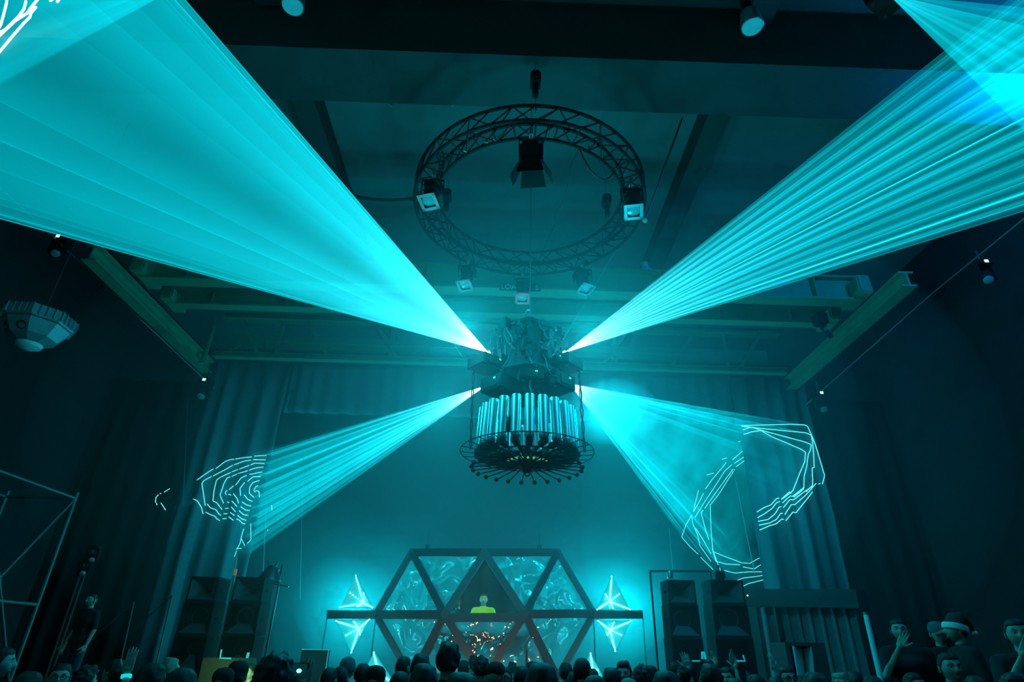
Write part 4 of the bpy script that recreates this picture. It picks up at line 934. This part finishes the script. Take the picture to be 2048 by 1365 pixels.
def head_point(u, v):
    """u longitude (0 = face, +Y), v latitude"""
    cv = abs(math.cos(v)) ** .86; d = Vector((cv * math.sin(u), cv * math.cos(u), math.sin(v)))
    x, y, z = d.x * .082, d.y * .098, d.z * .113
    f = max(0, d.y)
    if z < 0: x *= 1 - .30 * smooth01(0, .11, -z); y *= 1 - .12 * smooth01(.03, .11, -z) * (1 if d.y > 0 else 2.2)
    if d.y < 0 and z < -.03: y *= 1 - .25 * smooth01(.03, .1, -z)
    ux = x / .082; uz = z
    g = lambda cx, cz, sx, sz: math.exp(-((x - cx) / sx) ** 2 - ((uz - cz) / sz) ** 2) * (1 if d.y > 0.1 else 0)
    y += .022 * g(0, -.018, .012, .020) + .012 * g(0, .002, .010, .022)            # nose
    y -= .010 * (g(.031, .012, .016, .012) + g(-.031, .012, .016, .012))            # sockets
    y += .006 * (g(.030, .032, .026, .008) + g(-.030, .032, .026, .008))            # brow
    y += .007 * g(0, -.056, .022, .006) + .005 * g(0, -.068, .018, .006) + .010 * g(0, -.096, .022, .014)   # lips, chin
    y -= .004 * g(0, -.0615, .024, .003)
    return HC + Vector((x, y, z)), d
def head_mesh(mb):
    n, m = 56, 44; base = len(mb.v); vs = []
    for i in range(m + 1):
        v = -PI / 2 + PI * i / m
        for k in range(n): vs.append(head_point(2 * PI * k / n, v)[0])
    fs = [(i * n + k, i * n + (k + 1) % n, (i + 1) * n + (k + 1) % n, (i + 1) * n + k) for i in range(m) for k in range(n)]
    mb.add(vs, fs)
    for s in (-1, 1):
        q = Matrix.Rotation(s * -.35, 3, 'Z'); mb.ell(HC + Vector((s * .084, -.008, -.005)), (.009, .020, .032), 12, 8, q); mb.ell(HC + Vector((s * .086, .0, -.028)), (.007, .010, .011), 10, 6, q)
def hand_mesh(mb, w_, fwd, side, curl=.25, s=1.0, right=1):
    """palm at wrist w_, fingers along fwd, thumb towards side"""
    w_ = Vector(w_); f = Vector(fwd).normalized(); sd = Vector(side); sd = (sd - f * sd.dot(f)).normalized(); nm = f.cross(sd)
    caps = [(w_, w_ + f * .02 * s, .026 * s, .028 * s)]
    for i, o in enumerate((.030, .010, -.010, -.030)): caps.append((w_ + f * .015 * s + sd * o * .7 * s, w_ + f * .085 * s + sd * o * s, .017 * s, .014 * s))
    for i, (o, L_) in enumerate(((.031, .068), (.0105, .078), (-.0105, .072), (-.030, .056))):
        p = w_ + f * .088 * s + sd * o * s; d = (f + sd * o * 3).normalized(); a = curl * .6
        for k, q in enumerate((.45, .32, .25)):
            a += curl * (.6 + .15 * i); dd = (d * math.cos(a) - nm * math.sin(a) * right).normalized(); e = p + dd * L_ * q * 1.25 * s
            caps.append((p, e, (.0095 - .001 * k) * s, (.0088 - .001 * k) * s)); p = e
    p = w_ + f * .025 * s + sd * .028 * s; d = (f * .75 + sd * .75).normalized()
    for k, q in enumerate((.042, .034, .026)):
        e = p + d * q * s; caps.append((p, e, (.013 - .0018 * k) * s, (.012 - .0018 * k) * s)); p = e; d = (d + f * .25 - nm * .25 * right).normalized()
    m = MB()
    for p0, p1, r0, r1 in caps: m.tube([p0, p1], [r0, r1], 10); m.ell(p0, r0, 10, 6); m.ell(p1, r1, 10, 6)
    me = remesh(m, .0055 * s, 2, 'hand'); mb.add([v.co.copy() for v in me.vertices], [tuple(p.vertices) for p in me.polygons]); bpy.data.meshes.remove(me)
LEGS = [((-.095, 0, .92), (-.10, .01, .50), .085, .058), ((-.10, .01, .50), (-.105, -.02, .09), .055, .036), ((.095, 0, .92), (.10, .01, .50), .085, .058), ((.10, .01, .50), (.105, -.02, .09), .055, .036)]
FEET = [((-.105, -.04, .045), (-.125, .13, .035), .042, .034), ((.105, -.04, .045), (.125, .13, .035), .042, .034)]
TORSO = [((-.07, 0, .95), (.07, 0, .95), .115, .115), ((-.06, 0, 1.10), (.06, 0, 1.10), .10, .10), ((-.08, 0, 1.28), (.08, 0, 1.28), .115, .115), ((-.13, -.005, 1.39), (.13, -.005, 1.39), .07, .07), ((0, -.01, 1.42), (0, .0, 1.46), .07, .06)]
NECK = [((0, -.01, 1.42), (0, .005, 1.58), .058, .052)]
def arm(s, el, wr): return [((s * .185, -.005, 1.405), el, .056, .043), (el, wr, .041, .028)]
POSES = {
 'idle': (((-.25, -.02, 1.13), (-.26, .06, .88)), ((.25, -.02, 1.13), (.26, .06, .88))),
 'raise_right': (((-.25, -.02, 1.13), (-.26, .06, .88)), ((.30, .10, 1.55), (.27, .14, 1.80))),
 'raise_left': (((-.30, .10, 1.55), (-.27, .14, 1.80)), ((.25, -.02, 1.13), (.26, .06, .88))),
 'deck': (((-.26, .10, 1.16), (-.17, .32, 1.12)), ((.26, .10, 1.16), (.17, .32, 1.12))),
 'chin': (((-.25, -.02, 1.13), (-.26, .06, .88)), ((.24, .22, 1.18), (.05, .22, 1.46))),
}
_body = {}
def body_set(pose):
    if pose in _body: return _body[pose]
    (le, lw), (re_, rw) = POSES[pose]
    AR = arm(-1, le, lw) + arm(1, re_, rw)
    me = remesh(capsules(LEGS + FEET + TORSO + NECK + AR, .02), .020, 5)
    mb = MB(); mb.add([v.co.copy() for v in me.vertices], [tuple(p.vertices) for p in me.polygons]); head_mesh(mb)
    for s, e, w_ in ((-1, le, lw), (1, re_, rw)):
        e, w_ = Vector(e), Vector(w_); f = (w_ - e).normalized(); up = w_.z > e.z + .05
        hand_mesh(mb, w_, f, Vector((-s, .2, 0)) if up else Vector((0, 1, 0)), .12 if up else .4, 1.0, s)
    body = bpy.data.meshes.new('body_' + pose); body.from_pydata([tuple(v) for v in mb.v], [], mb.f); body.polygons.foreach_set('use_smooth', [True] * len(body.polygons))
    g = lambda c, d: [(a, b, r0 + d, r1 + d) for a, b, r0, r1 in c]
    sl = []
    for s, e, w_ in ((-1, le, lw), (1, re_, rw)):
        e = Vector(e); sh = Vector((s * .185, -.005, 1.405)); sl.append((sh, sh.lerp(e, .85), .072, .060))
    shirt = remesh(capsules(g(TORSO, .020)[:4] + [((0, -.01, 1.40), (0, -.005, 1.455), .085, .072)] + sl, .02), .022, 4, 'shirt_' + pose)
    tr = remesh(capsules([(a, b, r0 + .014, r1 + .018) for a, b, r0, r1 in LEGS] + [((-.07, 0, .93), (.07, 0, .93), .125, .125)], .02), .024, 3, 'trousers_' + pose)
    sh_ = remesh(capsules([(a, b, r0 + .010, r1 + .012) for a, b, r0, r1 in FEET], .02), .014, 3, 'shoes_' + pose)
    _body[pose] = (body, shirt, tr, sh_); return _body[pose]
_hair = {}
def hair_mesh(style):
    if style in _hair: return _hair[style]
    n, m = 48, 36; rd = random.Random(sum(map(ord, style))); mb = MB(); vs = []
    thick = {'short': .10, 'crop': .045, 'curly': .24, 'long': .12, 'top': .16, 'pony': .08, 'bowl': .15, 'fringe': .14}.get(style, .1)
    rough = {'short': .03, 'crop': .008, 'curly': .10, 'long': .02, 'top': .05, 'pony': .015, 'bowl': .02, 'fringe': .06}.get(style, .02)
    for i in range(m + 1):
        v = -PI / 2 + PI * i / m
        for k in range(n):
            p, d = head_point(2 * PI * k / n, v)
            lim = -.15 if d.y < 0 else (-.15 + .72 * smooth01(-.0, .55, d.y))
            if style == 'long': lim = -.75 if d.y < .15 else (-.55 + 1.1 * smooth01(.15, .6, d.y))
            if d.y < -.1: lim -= .34 * smooth01(-.1, -.45, d.y) if style != 'long' else 0
            lim += .10 * noise.noise(d * 5)
            c = smooth01(lim - .10, lim + .10, d.z); q = HC + (p - HC) * (1 + c * thick + (1 - c) * -.10)
            if style == 'top': q.z += .022 * smooth01(-.1, .6, d.z)
            q += (p - HC).normalized() * rough * c * (.3 if style == 'curly' else .6) * max(-.1, noise.noise(p * (38 if style == 'curly' else 24)))
            vs.append(q)
    mb.add(vs, [(i * n + k, i * n + (k + 1) % n, (i + 1) * n + (k + 1) % n, (i + 1) * n + k) for i in range(m) for k in range(n)])
    if style == 'long':
        for k in range(15):
            a = PI * (.5 + k / 14) + .0; x, y = .085 * math.cos(a + PI / 2 + PI / 2), 0
            a = R(100 + 160 * k / 14); p = HC + Vector((.080 * math.sin(a), .095 * math.cos(a), -.02))
            mb.tube([p, p + Vector((.01 * math.sin(a), .0, -.12)), p + Vector((.02 * math.sin(a), -.01, -.26 - .03 * rd.random()))], [.022, .024, .006], 8)
    if style == 'pony': mb.ell(HC + Vector((0, -.12, .03)), (.03, .04, .03), 12, 8); mb.tube([HC + Vector((0, -.13, .03)), HC + Vector((0, -.17, -.05)), HC + Vector((0, -.15, -.2))], [.025, .03, .006], 10)
    me = bpy.data.meshes.new('hair_' + style); me.from_pydata([tuple(v) for v in mb.v], [], mb.f); me.polygons.foreach_set('use_smooth', [True] * len(me.polygons))
    _hair[style] = me; return me
def hat_parts(kind, root, hm):
    if kind == 'cap':
        MB().lathe([(.092, -.005), (.098, .03), (.090, .075), (.06, .105), (0, .118)], HC + Vector((0, -.002, .018)), 28).build('cap_crown', hm, root, smooth=True, world=False)
        rows = [[HC + Vector((x * .085 * (1 - .25 * j / 4), .075 + .085 * j / 4 * (1 - .25 * x * x), .022 - .012 * j / 4 - .018 * x * x)) for x in [-1 + i / 5 for i in range(11)]] for j in range(5)]
        o = MB().grid(rows).build('cap_brim', hm, root, smooth=True, world=False); sd = o.modifiers.new('s', 'SOLIDIFY'); sd.thickness = .006
    if kind == 'backcap':
        MB().lathe([(.092, -.005), (.098, .03), (.090, .075), (.06, .105), (0, .118)], HC + Vector((0, -.002, .018)), 28).build('cap_crown', hm, root, smooth=True, world=False)
        rows = [[HC + Vector((x * .085 * (1 - .25 * j / 4), -.075 - .075 * j / 4 * (1 - .25 * x * x), .020 - .030 * j / 4 - .018 * x * x)) for x in [-1 + i / 5 for i in range(11)]] for j in range(5)]
        o = MB().grid(rows).build('cap_brim', hm, root, smooth=True, world=False); sd = o.modifiers.new('s', 'SOLIDIFY'); sd.thickness = .006
    if kind == 'beanie':
        MB().lathe([(.090, -.02), (.103, -.02), (.105, .02), (.100, .022), (.098, .06), (.075, .105), (.03, .13), (0, .133)], HC + Vector((0, -.004, .010)), 30).build('beanie', hm, root, smooth=True, world=False)
    if kind == 'santa':
        W = mat('white_plush', (.75, .80, .80), .9, bump=.4, scale=60)
        MB().lathe([(.093, -.022), (.112, -.018), (.117, .01), (.112, .035), (.093, .04)], HC + Vector((0, -.004, .02)), 28, (.05, -.25, 1)).build('hat_band', W, root, smooth=True, world=False)
        MB().tube([HC + Vector(p) for p in ((0, -.01, .05), (0, -.03, .11), (.03, -.09, .13), (.04, -.16, .07), (.04, -.19, .0))], [.095, .075, .05, .032, .018], 16).build('hat_crown', mat('red_felt', (.25, .03, .03), .9), root, smooth=True, world=False)
        MB().ell(HC + Vector((.04, -.20, -.02)), .026, 12, 8).build('pompom', W, root, smooth=True, world=False)
HM = {'black': mat('black_hair', (.012, .011, .010), .6, bump=.9, scale=90), 'dark': mat('dark_brown_hair', (.03, .022, .018), .6, bump=.9, scale=90), 'grey': mat('grey_hair', (.25, .25, .25), .7, bump=.9, scale=90), 'fair': mat('fair_hair', (.30, .24, .16), .6, bump=.9, scale=90)}
CL = {'black': mat('black_jersey', (.015, .015, .017), .9), 'grey': mat('grey_jersey', (.12, .13, .14), .9), 'white': mat('white_jersey', (.6, .62, .62), .9),
      'yellow': mat('yellow_green_sports_shirt', (.55, .75, .06), .8), 'denim': mat('dark_denim', (.03, .04, .07), .9), 'blue': mat('blue_jersey', (.05, .10, .25), .9)}
SHOE = mat('black_leather_shoe', (.02, .02, .02), .5)
_fb = {}
def face_bits():
    if _fb: return _fb
    def mk(nm, mb, m):
        o = mb.build(nm, m, smooth=True); _fb[nm] = (o.data, m); bpy.data.objects.remove(o)
    e = MB()
    for s in (-1, 1): e.ell(HC + Vector((s * .031, .0755, .012)), (.0125, .0115, .0075), 14, 8)
    mk('eyes', e, mat('eye_white', (.5, .52, .52), .3))
    e = MB()
    for s in (-1, 1): e.ell(HC + Vector((s * .031, .0855, .0115)), (.0055, .003, .0055), 10, 6)
    mk('irises', e, BLACK)
    e = MB()
    for s in (-1, 1):
        e.tube([HC + Vector((s * x, .0935 - 6 * (x - .02) ** 2, .034 + .25 * (x - .014) - 8 * (x - .03) ** 2)) for x in (.014, .022, .031, .040, .048)], [.003, .0045, .0045, .004, .002], 8)
    mk('eyebrows', e, HM['black'])
    e = MB(); e.ell(HC + Vector((0, .089, -.057)), (.021, .009, .0045), 16, 8); e.ell(HC + Vector((0, .088, -.067)), (.018, .009, .0055), 16, 8)
    mk('lips', e, mat('lips', (.35, .18, .16), .5))
    return _fb
def person(loc, face, label, hair='short', hcol='black', shirt='black', pose='idle', hat=None, hatm=None, glasses=False, scale=1.0, group='crowd on the dance floor', tilt=0):
    """face: heading in degrees, 0 looks away from the camera towards the stage (+Y), 180 looks at the camera"""
    bd, sh, tr, so = body_set(pose)
    o = bpy.data.objects.new('person', bd); COL.objects.link(o); o.location = loc; o.rotation_euler = (R(tilt), 0, R(face)); o.scale = (scale,) * 3
    if not bd.materials: bd.materials.append(SKIN)
    tag(o, label, 'person', group)
    def child(nm, me, m):
        c = bpy.data.objects.new(nm, me); COL.objects.link(c); c.parent = o
        if not me.materials: me.materials.append(m)
        c.material_slots[0].link = 'OBJECT'; c.material_slots[0].material = m; return c
    child('shirt', sh, CL[shirt]); child('trousers', tr, CL['denim']); child('shoes', so, SHOE)
    if hair: child('hair', hair_mesh(hair), HM[hcol])
    if hat: hat_parts(hat, o, hatm or CL['black'])
    if glasses:
        f = MB()
        for s in (-1, 1):
            f.tube([HC + Vector((s * .033 + .024 * math.cos(x), .101, .012 + .018 * math.sin(x))) for x in [i * 2 * PI / 14 for i in range(14)]], .0028, 6, closed=True)
            f.tube([HC + Vector((s * .057, .098, .014)), HC + Vector((s * .082, .06, .014)), HC + Vector((s * .084, -.02, .008))], .0028, 6)
        f.tube([HC + Vector((-.009, .104, .014)), HC + Vector((.009, .104, .014))], .0028, 6).build('glasses', BLACK, o, world=False)
    for nm in ('eyes', 'irises', 'eyebrows', 'lips'):
        me, m_ = face_bits()[nm]; child(nm, me, m_)
    return o
def floor_person(px, ytop, w_, face, label, z0=0.0, top=.125, **k):
    ax = .185 * F / w_                                # depth along the view axis for a head w_ pixels wide
    d = ray(px, ytop); p = CAM + d * ax
    s = (p.z - z0) / 1.765
    if k.get('hat'): s = (p.z - z0) / 1.785
    return person((p.x, p.y, z0), face, label, scale=max(.88, min(1.16, s)), **k)
# ------------------------------------------------------------------ performers
person(atY(968, 1185, 14.35) * 1 + Vector((0, 0, 0)), 180, 'person in a yellow-green sports shirt looking down behind the booth opening', 'short', 'dark', 'yellow', 'deck', group='performers on the stage')
dj = COL.objects[[o.name for o in COL.objects if o.name.startswith('person')][-1]]; dj.location.z = 1.1; dj.scale = (1.0,) * 3
q = atY(968, 1185, 14.35); dj.scale = ((q.z - 1.1) / 1.77,) * 3
q = atY(917, 1192, 13.95); o = person((q.x, q.y, 1.1), 120, 'person in black standing at the left of the booth opening in profile', 'short', 'black', 'black', 'idle', group='performers on the stage'); o.scale = ((q.z - 1.1) / 1.77,) * 3
# ------------------------------------------------------------------ crowd: (px, top, head width px, heading, hair, label, options)
CROWD = [
 (8, 1288, 44, 60, 'short', 'person with a teal-lit cheek at the left edge of the crowd', {}),
 (130, 1322, 42, 150, 'short', 'person looking back with a bright glint on the cheek, far left of the crowd', dict(glasses=True)),
 (60, 1335, 60, 10, 'short', 'dim person low in the crowd between the left edge and the glinting cheek', {}),
 (176, 1330, 40, 30, 'curly', 'dim curly-haired person left of the raised wristband hand', {}),
 (243, 1313, 44, 285, 'short', 'person in profile with warm light on the face below the wristband hand', {}),
 (308, 1318, 58, 15, 'short', 'round dark head just right of the raised wristband hand', {}),
 (366, 1328, 66, 10, 'long', 'long-haired person with a hair clip in front of the lit brown box', {}),
 (345, 1312, 34, 340, 'fringe', 'person with raised fair fringe behind the long-haired one', dict(hcol='fair')),
 (451, 1328, 42, 0, None, 'person in a black cap with a lime glint on its brim', dict(hat='backcap')),
 (481, 1314, 40, 350, 'short', 'black flat-topped head directly right of the lime-glinting cap', dict(hat='cap')),
 (506, 1324, 27, 220, 'short', 'pale face turned towards us right of the two black caps', dict(shirt='white')),
 (553, 1304, 68, 5, 'curly', 'large fuzzy dark head left of the raised phone', {}),
 (598, 1336, 54, 350, 'short', 'dark head directly below the raised phone', {}),
 (660, 1331, 36, 25, 'short', 'dark head leaning left, first right of the arm holding the phone', {}),
 (696, 1310, 30, 40, None, 'person in a pale round beanie below the inverted left pyramid', dict(hat='beanie', hatm=CL['grey'], glasses=True)),
 (684, 1330, 34, 330, 'short', 'dark head under the beanie wearer', {}),
 (727, 1323, 34, 10, 'short', 'dark head between the beanie and the backwards cap', {}),
 (752, 1323, 44, 0, None, 'person in a backwards cap in front of the low left pyramid', dict(hat='backcap')),
 (807, 1308, 33, 40, 'crop', 'cropped head with glasses sticking out left, below the booth corner', dict(glasses=True)),
 (843, 1302, 40, 0, 'short', 'rounded dark head left of the tallest person', {}),
 (898, 1285, 43, 10, 'top', 'tallest head of the crowd, thick dark hair against the booth', {}),
 (850, 1319, 62, 355, 'short', 'broad black head in front of the rounded one, lower left of the tallest', {}),
 (800, 1338, 44, 20, 'long', 'long-haired dim person under the cropped head with glasses', {}),
 (928, 1318, 26, 10, 'short', 'small hazy head just right of the tallest person', dict(shirt='grey')),
 (948, 1308, 24, 0, 'short', 'small dark head under the orange reflection', {}),
 (963, 1312, 31, 350, 'curly', 'dark curly head right of the small one under the orange reflection', {}),
 (925, 1334, 80, 0, 'short', 'wide black head at the bottom centre edge', {}),
 (991, 1317, 36, 20, None, 'person in a cap seen from behind left of the glasses face', dict(hat='cap')),
 (1010, 1330, 34, 190, 'short', 'face with glasses turned back towards us near the centre', dict(glasses=True, hcol='dark')),
 (1025, 1321, 22, 0, 'short', 'small faint head at the foot of the central booth post', dict(shirt='grey')),
 (1044, 1328, 36, 10, 'short', 'dark head left of the large smooth dark head', {}),
 (1083, 1319, 70, 5, 'bowl', 'large smooth dark head with a pale neck right of the centre', dict(shirt='grey')),
 (1066, 1319, 34, 0, 'short', 'head mostly hidden behind the large smooth one', {}),
 (1132, 1322, 30, 350, 'short', 'small dark head right of the large smooth one', {}),
 (1162, 1310, 38, 30, 'crop', 'cropped head with glasses arm sticking out, left of the low right pyramid', dict(glasses=True)),
 (1149, 1339, 38, 0, 'short', 'dark head directly below the cropped one with glasses', {}),
 (1189, 1341, 60, 10, 'crop', 'close-cropped head low in front of the low right pyramid', {}),
 (1186, 1334, 26, 0, 'crop', 'small hazy head behind the close-cropped one', dict(shirt='grey')),
 (1222, 1330, 42, 10, 'short', 'black head right of the low right pyramid', {}),
 (1247, 1323, 31, 200, 'top', 'face with swept dark hair looking back over a shoulder', dict(hcol='dark')),
 (1282, 1329, 36, 10, 'curly', 'tousled dark head right of the face looking back', {}),
 (1257, 1349, 48, 0, 'crop', 'shaved pale head at the bottom edge below the face looking back', dict(hcol='grey')),
 (1300, 1327, 32, 20, 'short', 'dark head left of the broad pair of heads', {}),
 (1331, 1334, 64, 5, 'long', 'broad long-haired head at the bottom, left of the two clapping people', {}),
 (1345, 1321, 30, 20, 'short', 'head with a shiny rim behind the broad long-haired one', dict(glasses=True)),
 (1371, 1320, 37, 0, 'short', 'round black head below the raised pale hand', {}),
 (1419, 1321, 46, 10, 'short', 'round black head with blue light beside it', {}),
 (1452, 1330, 34, 210, 'short', 'blue-lit face behind the round black head', dict(shirt='blue')),
 (1468, 1350, 52, 0, 'short', 'low dark head below the raised bottle', {}),
 (1512, 1344, 40, 350, 'short', 'dark head under the raised bare arm', {}),
 (1550, 1350, 40, 10, 'short', 'dark head in front of the face with dark glasses', {}),
 (1567, 1328, 36, 175, 'short', 'upturned face with dark sunglasses below the V panel', dict(glasses=True)),
 (1630, 1337, 62, 5, 'short', 'broad dark head in front of the V panel', {}),
 (1676, 1342, 34, 200, 'fringe', 'person with a blue-lit pale fringe right of the V panel', dict(hcol='fair')),
 (1706, 1338, 36, 10, 'short', 'dim head left of the foot of the leaning tube', {}),
 (1745, 1346, 44, 350, 'short', 'dim head right of the foot of the leaning tube', {}),
 (1818, 1340, 40, 160, 'short', 'dim face with a small lit forehead below the man touching his mouth', {}),
 (1948, 1345, 46, 10, 'short', 'dim head low on the right between the printed shirt and the large corner face', {}),
]
for px, yt, w_, fc, hr, lab, k in CROWD:
    floor_person(px, yt, w_ * 1.0, -fc if fc < 180 else 360 - fc, lab, hair=hr, **k)
# people standing higher on the right riser and left scaffold
struct('floor_riser', MB().box((5.9, 6.6, .2), (5.0, 2.6, .4)), FLOOR)
def riser_person(px, yt, w_, z0, fc, lab, grp, **k):
    ax = .185 * F / w_; p = CAM + ray(px, yt) * ax; s = (p.z - z0) / 1.77
    return person((p.x, p.y, z0), fc, lab, scale=max(.85, min(1.15, s)), group=grp, **k)
G = 'people on the right riser'
riser_person(1792, 1233, 32, .4, 150, 'person touching the mouth with a raised hand on the right riser', G, hair='short', pose='chin')
riser_person(1868, 1240, 31, .4, 165, 'person in a pale-fronted cap beside the fluffy white hat', G, hair='short', hat='cap', hatm=CL['grey'])
riser_person(1905, 1230, 34, .4, 80, 'person in a red and white festive hat seen from behind and left', G, hair='short', hat='santa', shirt='black')
riser_person(2022, 1231, 44, .4, 150, 'bearded-looking dim face at the far right edge of the frame', G, hair='short', pose='chin')
riser_person(1888, 1298, 40, .0, 170, 'person in a printed grey top low on the right', 'people on the right riser', hair='short', shirt='grey')
floor_person(2018, 1336, 62, 175, 'large teal-lit forehead and face in the bottom right corner', hair='short')
q = atY(190, 1186, 7.6)
person((q.x, q.y, 1.2), 160, 'person standing alone on the scaffold deck on the left', 'crop', 'black', 'black', scale=(q.z - 1.2) / 1.76, group='people on the scaffold')
# raised hands and arms with what they hold: persons of their own standing in the crowd
def raised(px, ytip, hw, fc, lab, pose, z0=0.0, **k):
    """fingertips of the raised hand at the pixel"""
    ax = .085 * F / hw; p = CAM + ray(px, ytip) * ax; s = (p.z - z0) / 2.0; s = max(.85, min(1.06, s))
    a = R(fc); h = Vector((.27 if pose == 'raise_right' else -.27, .15, 0)) * s; off = Vector((h.x * math.cos(a) - h.y * math.sin(a), h.x * math.sin(a) + h.y * math.cos(a), 0))
    o = person((p.x - off.x, p.y - off.y, z0), fc, lab, pose=pose, scale=s, **k); o['lift'] = 0
    return o, s
o, s = raised(272, 1288, 24, 5, 'person raising an open right hand with a bright wristband', 'raise_right', hair='short')
MB().lathe([(.034, -.013), (.037, -.012), (.037, .012), (.034, .013)], Vector((.272, .137, 1.775)), 18, (-.12, .16, 1)).build('wristband', mat('glowing_wristband', (.5, .9, .9), .4, emit=(0, .8, .85), estr=.8), o, world=False)
o, s = raised(622, 1308, 28, 355, 'person holding up a phone with a lit camera screen', 'raise_right', hair='short', shirt='white')
hp = o.matrix_basis @ Vector((.22, .15, 1.90)); ph = thing('phone', 'phone held up sideways with a tiny lit picture of the stage', 'phone', hp, 0)
MB().bbox(hp + Vector((-.03, .0, 0)), (.145, .009, .075), b=.004).build('body', BLACK, ph); MB().box(hp + Vector((-.03, -.006, 0)), (.13, .002, .066)).build('screen', mat('phone_screen', (.02, .03, .03), .2, emit=(.0, .06, .07), estr=.5), ph)
MB().ell(hp + Vector((-.01, -.008, -.005)), (.016, .003, .012), 10, 6).build('screen_highlight', mat('phone_picture', (.5, .9, .9), .3, emit=(.4, 1, 1), estr=1.5), ph)
for px, yt, hw, fc, lab, ps in ((1372, 1300, 17, 10, 'person raising a pale hand in front of the inner right speakers', 'raise_right'), (1428, 1298, 13, 90, 'person raising a thin hand edge-on between the right speaker stacks', 'raise_left'),
                                (1466, 1304, 13, 350, 'person raising a clear bottle in front of the outer right speakers', 'raise_right'), (1540, 1302, 15, 20, 'person stretching a bare arm left of the V panel', 'raise_left')):
    o, s = raised(px, yt, hw, fc, lab, ps, hair='short')
    if 'bottle' in lab:
        bp = o.matrix_basis @ Vector((.25, .17, 1.90)); bo = thing('bottle', 'clear plastic bottle held up with glints in it', 'bottle', bp + Vector((0, 0, -.12)))
        PL = bpy.data.materials.new('clear_bottle_plastic'); PL.use_nodes = True; pp = PL.node_tree.nodes['Principled BSDF']; pp.inputs['Roughness'].default_value = .05; pp.inputs['Transmission Weight'].default_value = .9; pp.inputs['Base Color'].default_value = (.8, 1, 1, 1)
        MB().lathe([(0, -.12), (.034, -.118), (.036, 0), (.034, .06), (.014, .10), (.013, .12)], bp, 20).build('body', PL, bo, smooth=True); MB().cyl(bp + Vector((0, 0, .12)), bp + Vector((0, 0, .14)), .015).build('lid', CLOTHB, bo)
# ------------------------------------------------------------------ haze filling the hall
def haze_cloud(c, rad, dens, label):
    hm = bpy.data.materials.new('thin_stage_haze'); hm.use_nodes = True; N = hm.node_tree.nodes; L = hm.node_tree.links
    N.remove(N['Principled BSDF']); v = N.new('ShaderNodeVolumeScatter'); v.inputs['Color'].default_value = (.75, .95, 1, 1)
    v.inputs['Density'].default_value = dens; v.inputs['Anisotropy'].default_value = .25; L.new(v.outputs[0], N['Material Output'].inputs['Volume'])
    return tag(MB().ell(c, rad, 48, 32).build('haze', hm, smooth=True), label, 'haze', kind='stuff')
haze_cloud((.4, 12.6, 5.6), (9.4, 6.9, 5.75), .013, 'thin outer haze reaching toward the side walls')
haze_cloud((.4, 12.2, 5.7), (6.6, 6.1, 5.1), .014, 'haze filling the space before the stage opening')
haze_cloud((.4, 9.6, 6.2), (3.8, 3.4, 3.2), .018, 'thicker glowing haze hanging around the central laser cluster')

haze_cloud(tuple(atY(1262, 1060, 14.6)), (1.25, 1.2, 2.3), .045, 'column of brighter smoke rising right of the booth')
haze_cloud(tuple(atY(1225, 825, 8.9)), (.75, .7, .5), .2, 'small dense puff of smoke in the lower right laser beam')
# thicker smoke banks drifting beside the booth
def smoke_mat(d):
    sm = bpy.data.materials.new('dense_stage_smoke'); sm.use_nodes = True; N = sm.node_tree.nodes; L = sm.node_tree.links
    N.remove(N['Principled BSDF']); v2 = N.new('ShaderNodeVolumeScatter'); v2.inputs['Color'].default_value = (.75, .95, 1, 1)
    v2.inputs['Density'].default_value = d; v2.inputs['Anisotropy'].default_value = .2; L.new(v2.outputs[0], N['Material Output'].inputs['Volume'])
    return sm
for px, lab in ((703, 'glowing bank of smoke hanging around the left pyramid lamps'), (1232, 'glowing bank of smoke hanging around the right pyramid lamps')):
  c = atY(px, 1222, 14.5)
  for rad, dens in (((2.5, 1.45, 2.3), .022), ((1.9, 1.35, 1.75), .03), ((1.2, 1.1, 1.1), .06)):
    mb = MB().ell(c, rad, 32, 20)
    for v in mb.v: v += (v - c) * .25 * noise.noise(v * .9)
    mb.v = [Vector((v.x, max(v.y, 13.6), max(v.z, 1.12))) for v in mb.v]
    tag(mb.build('smoke_bank', smoke_mat(dens), smooth=True), '%s, its %s layer' % (lab, {.022: 'thin outer', .03: 'middle', .06: 'bright inner'}[dens]), 'smoke', kind='stuff')
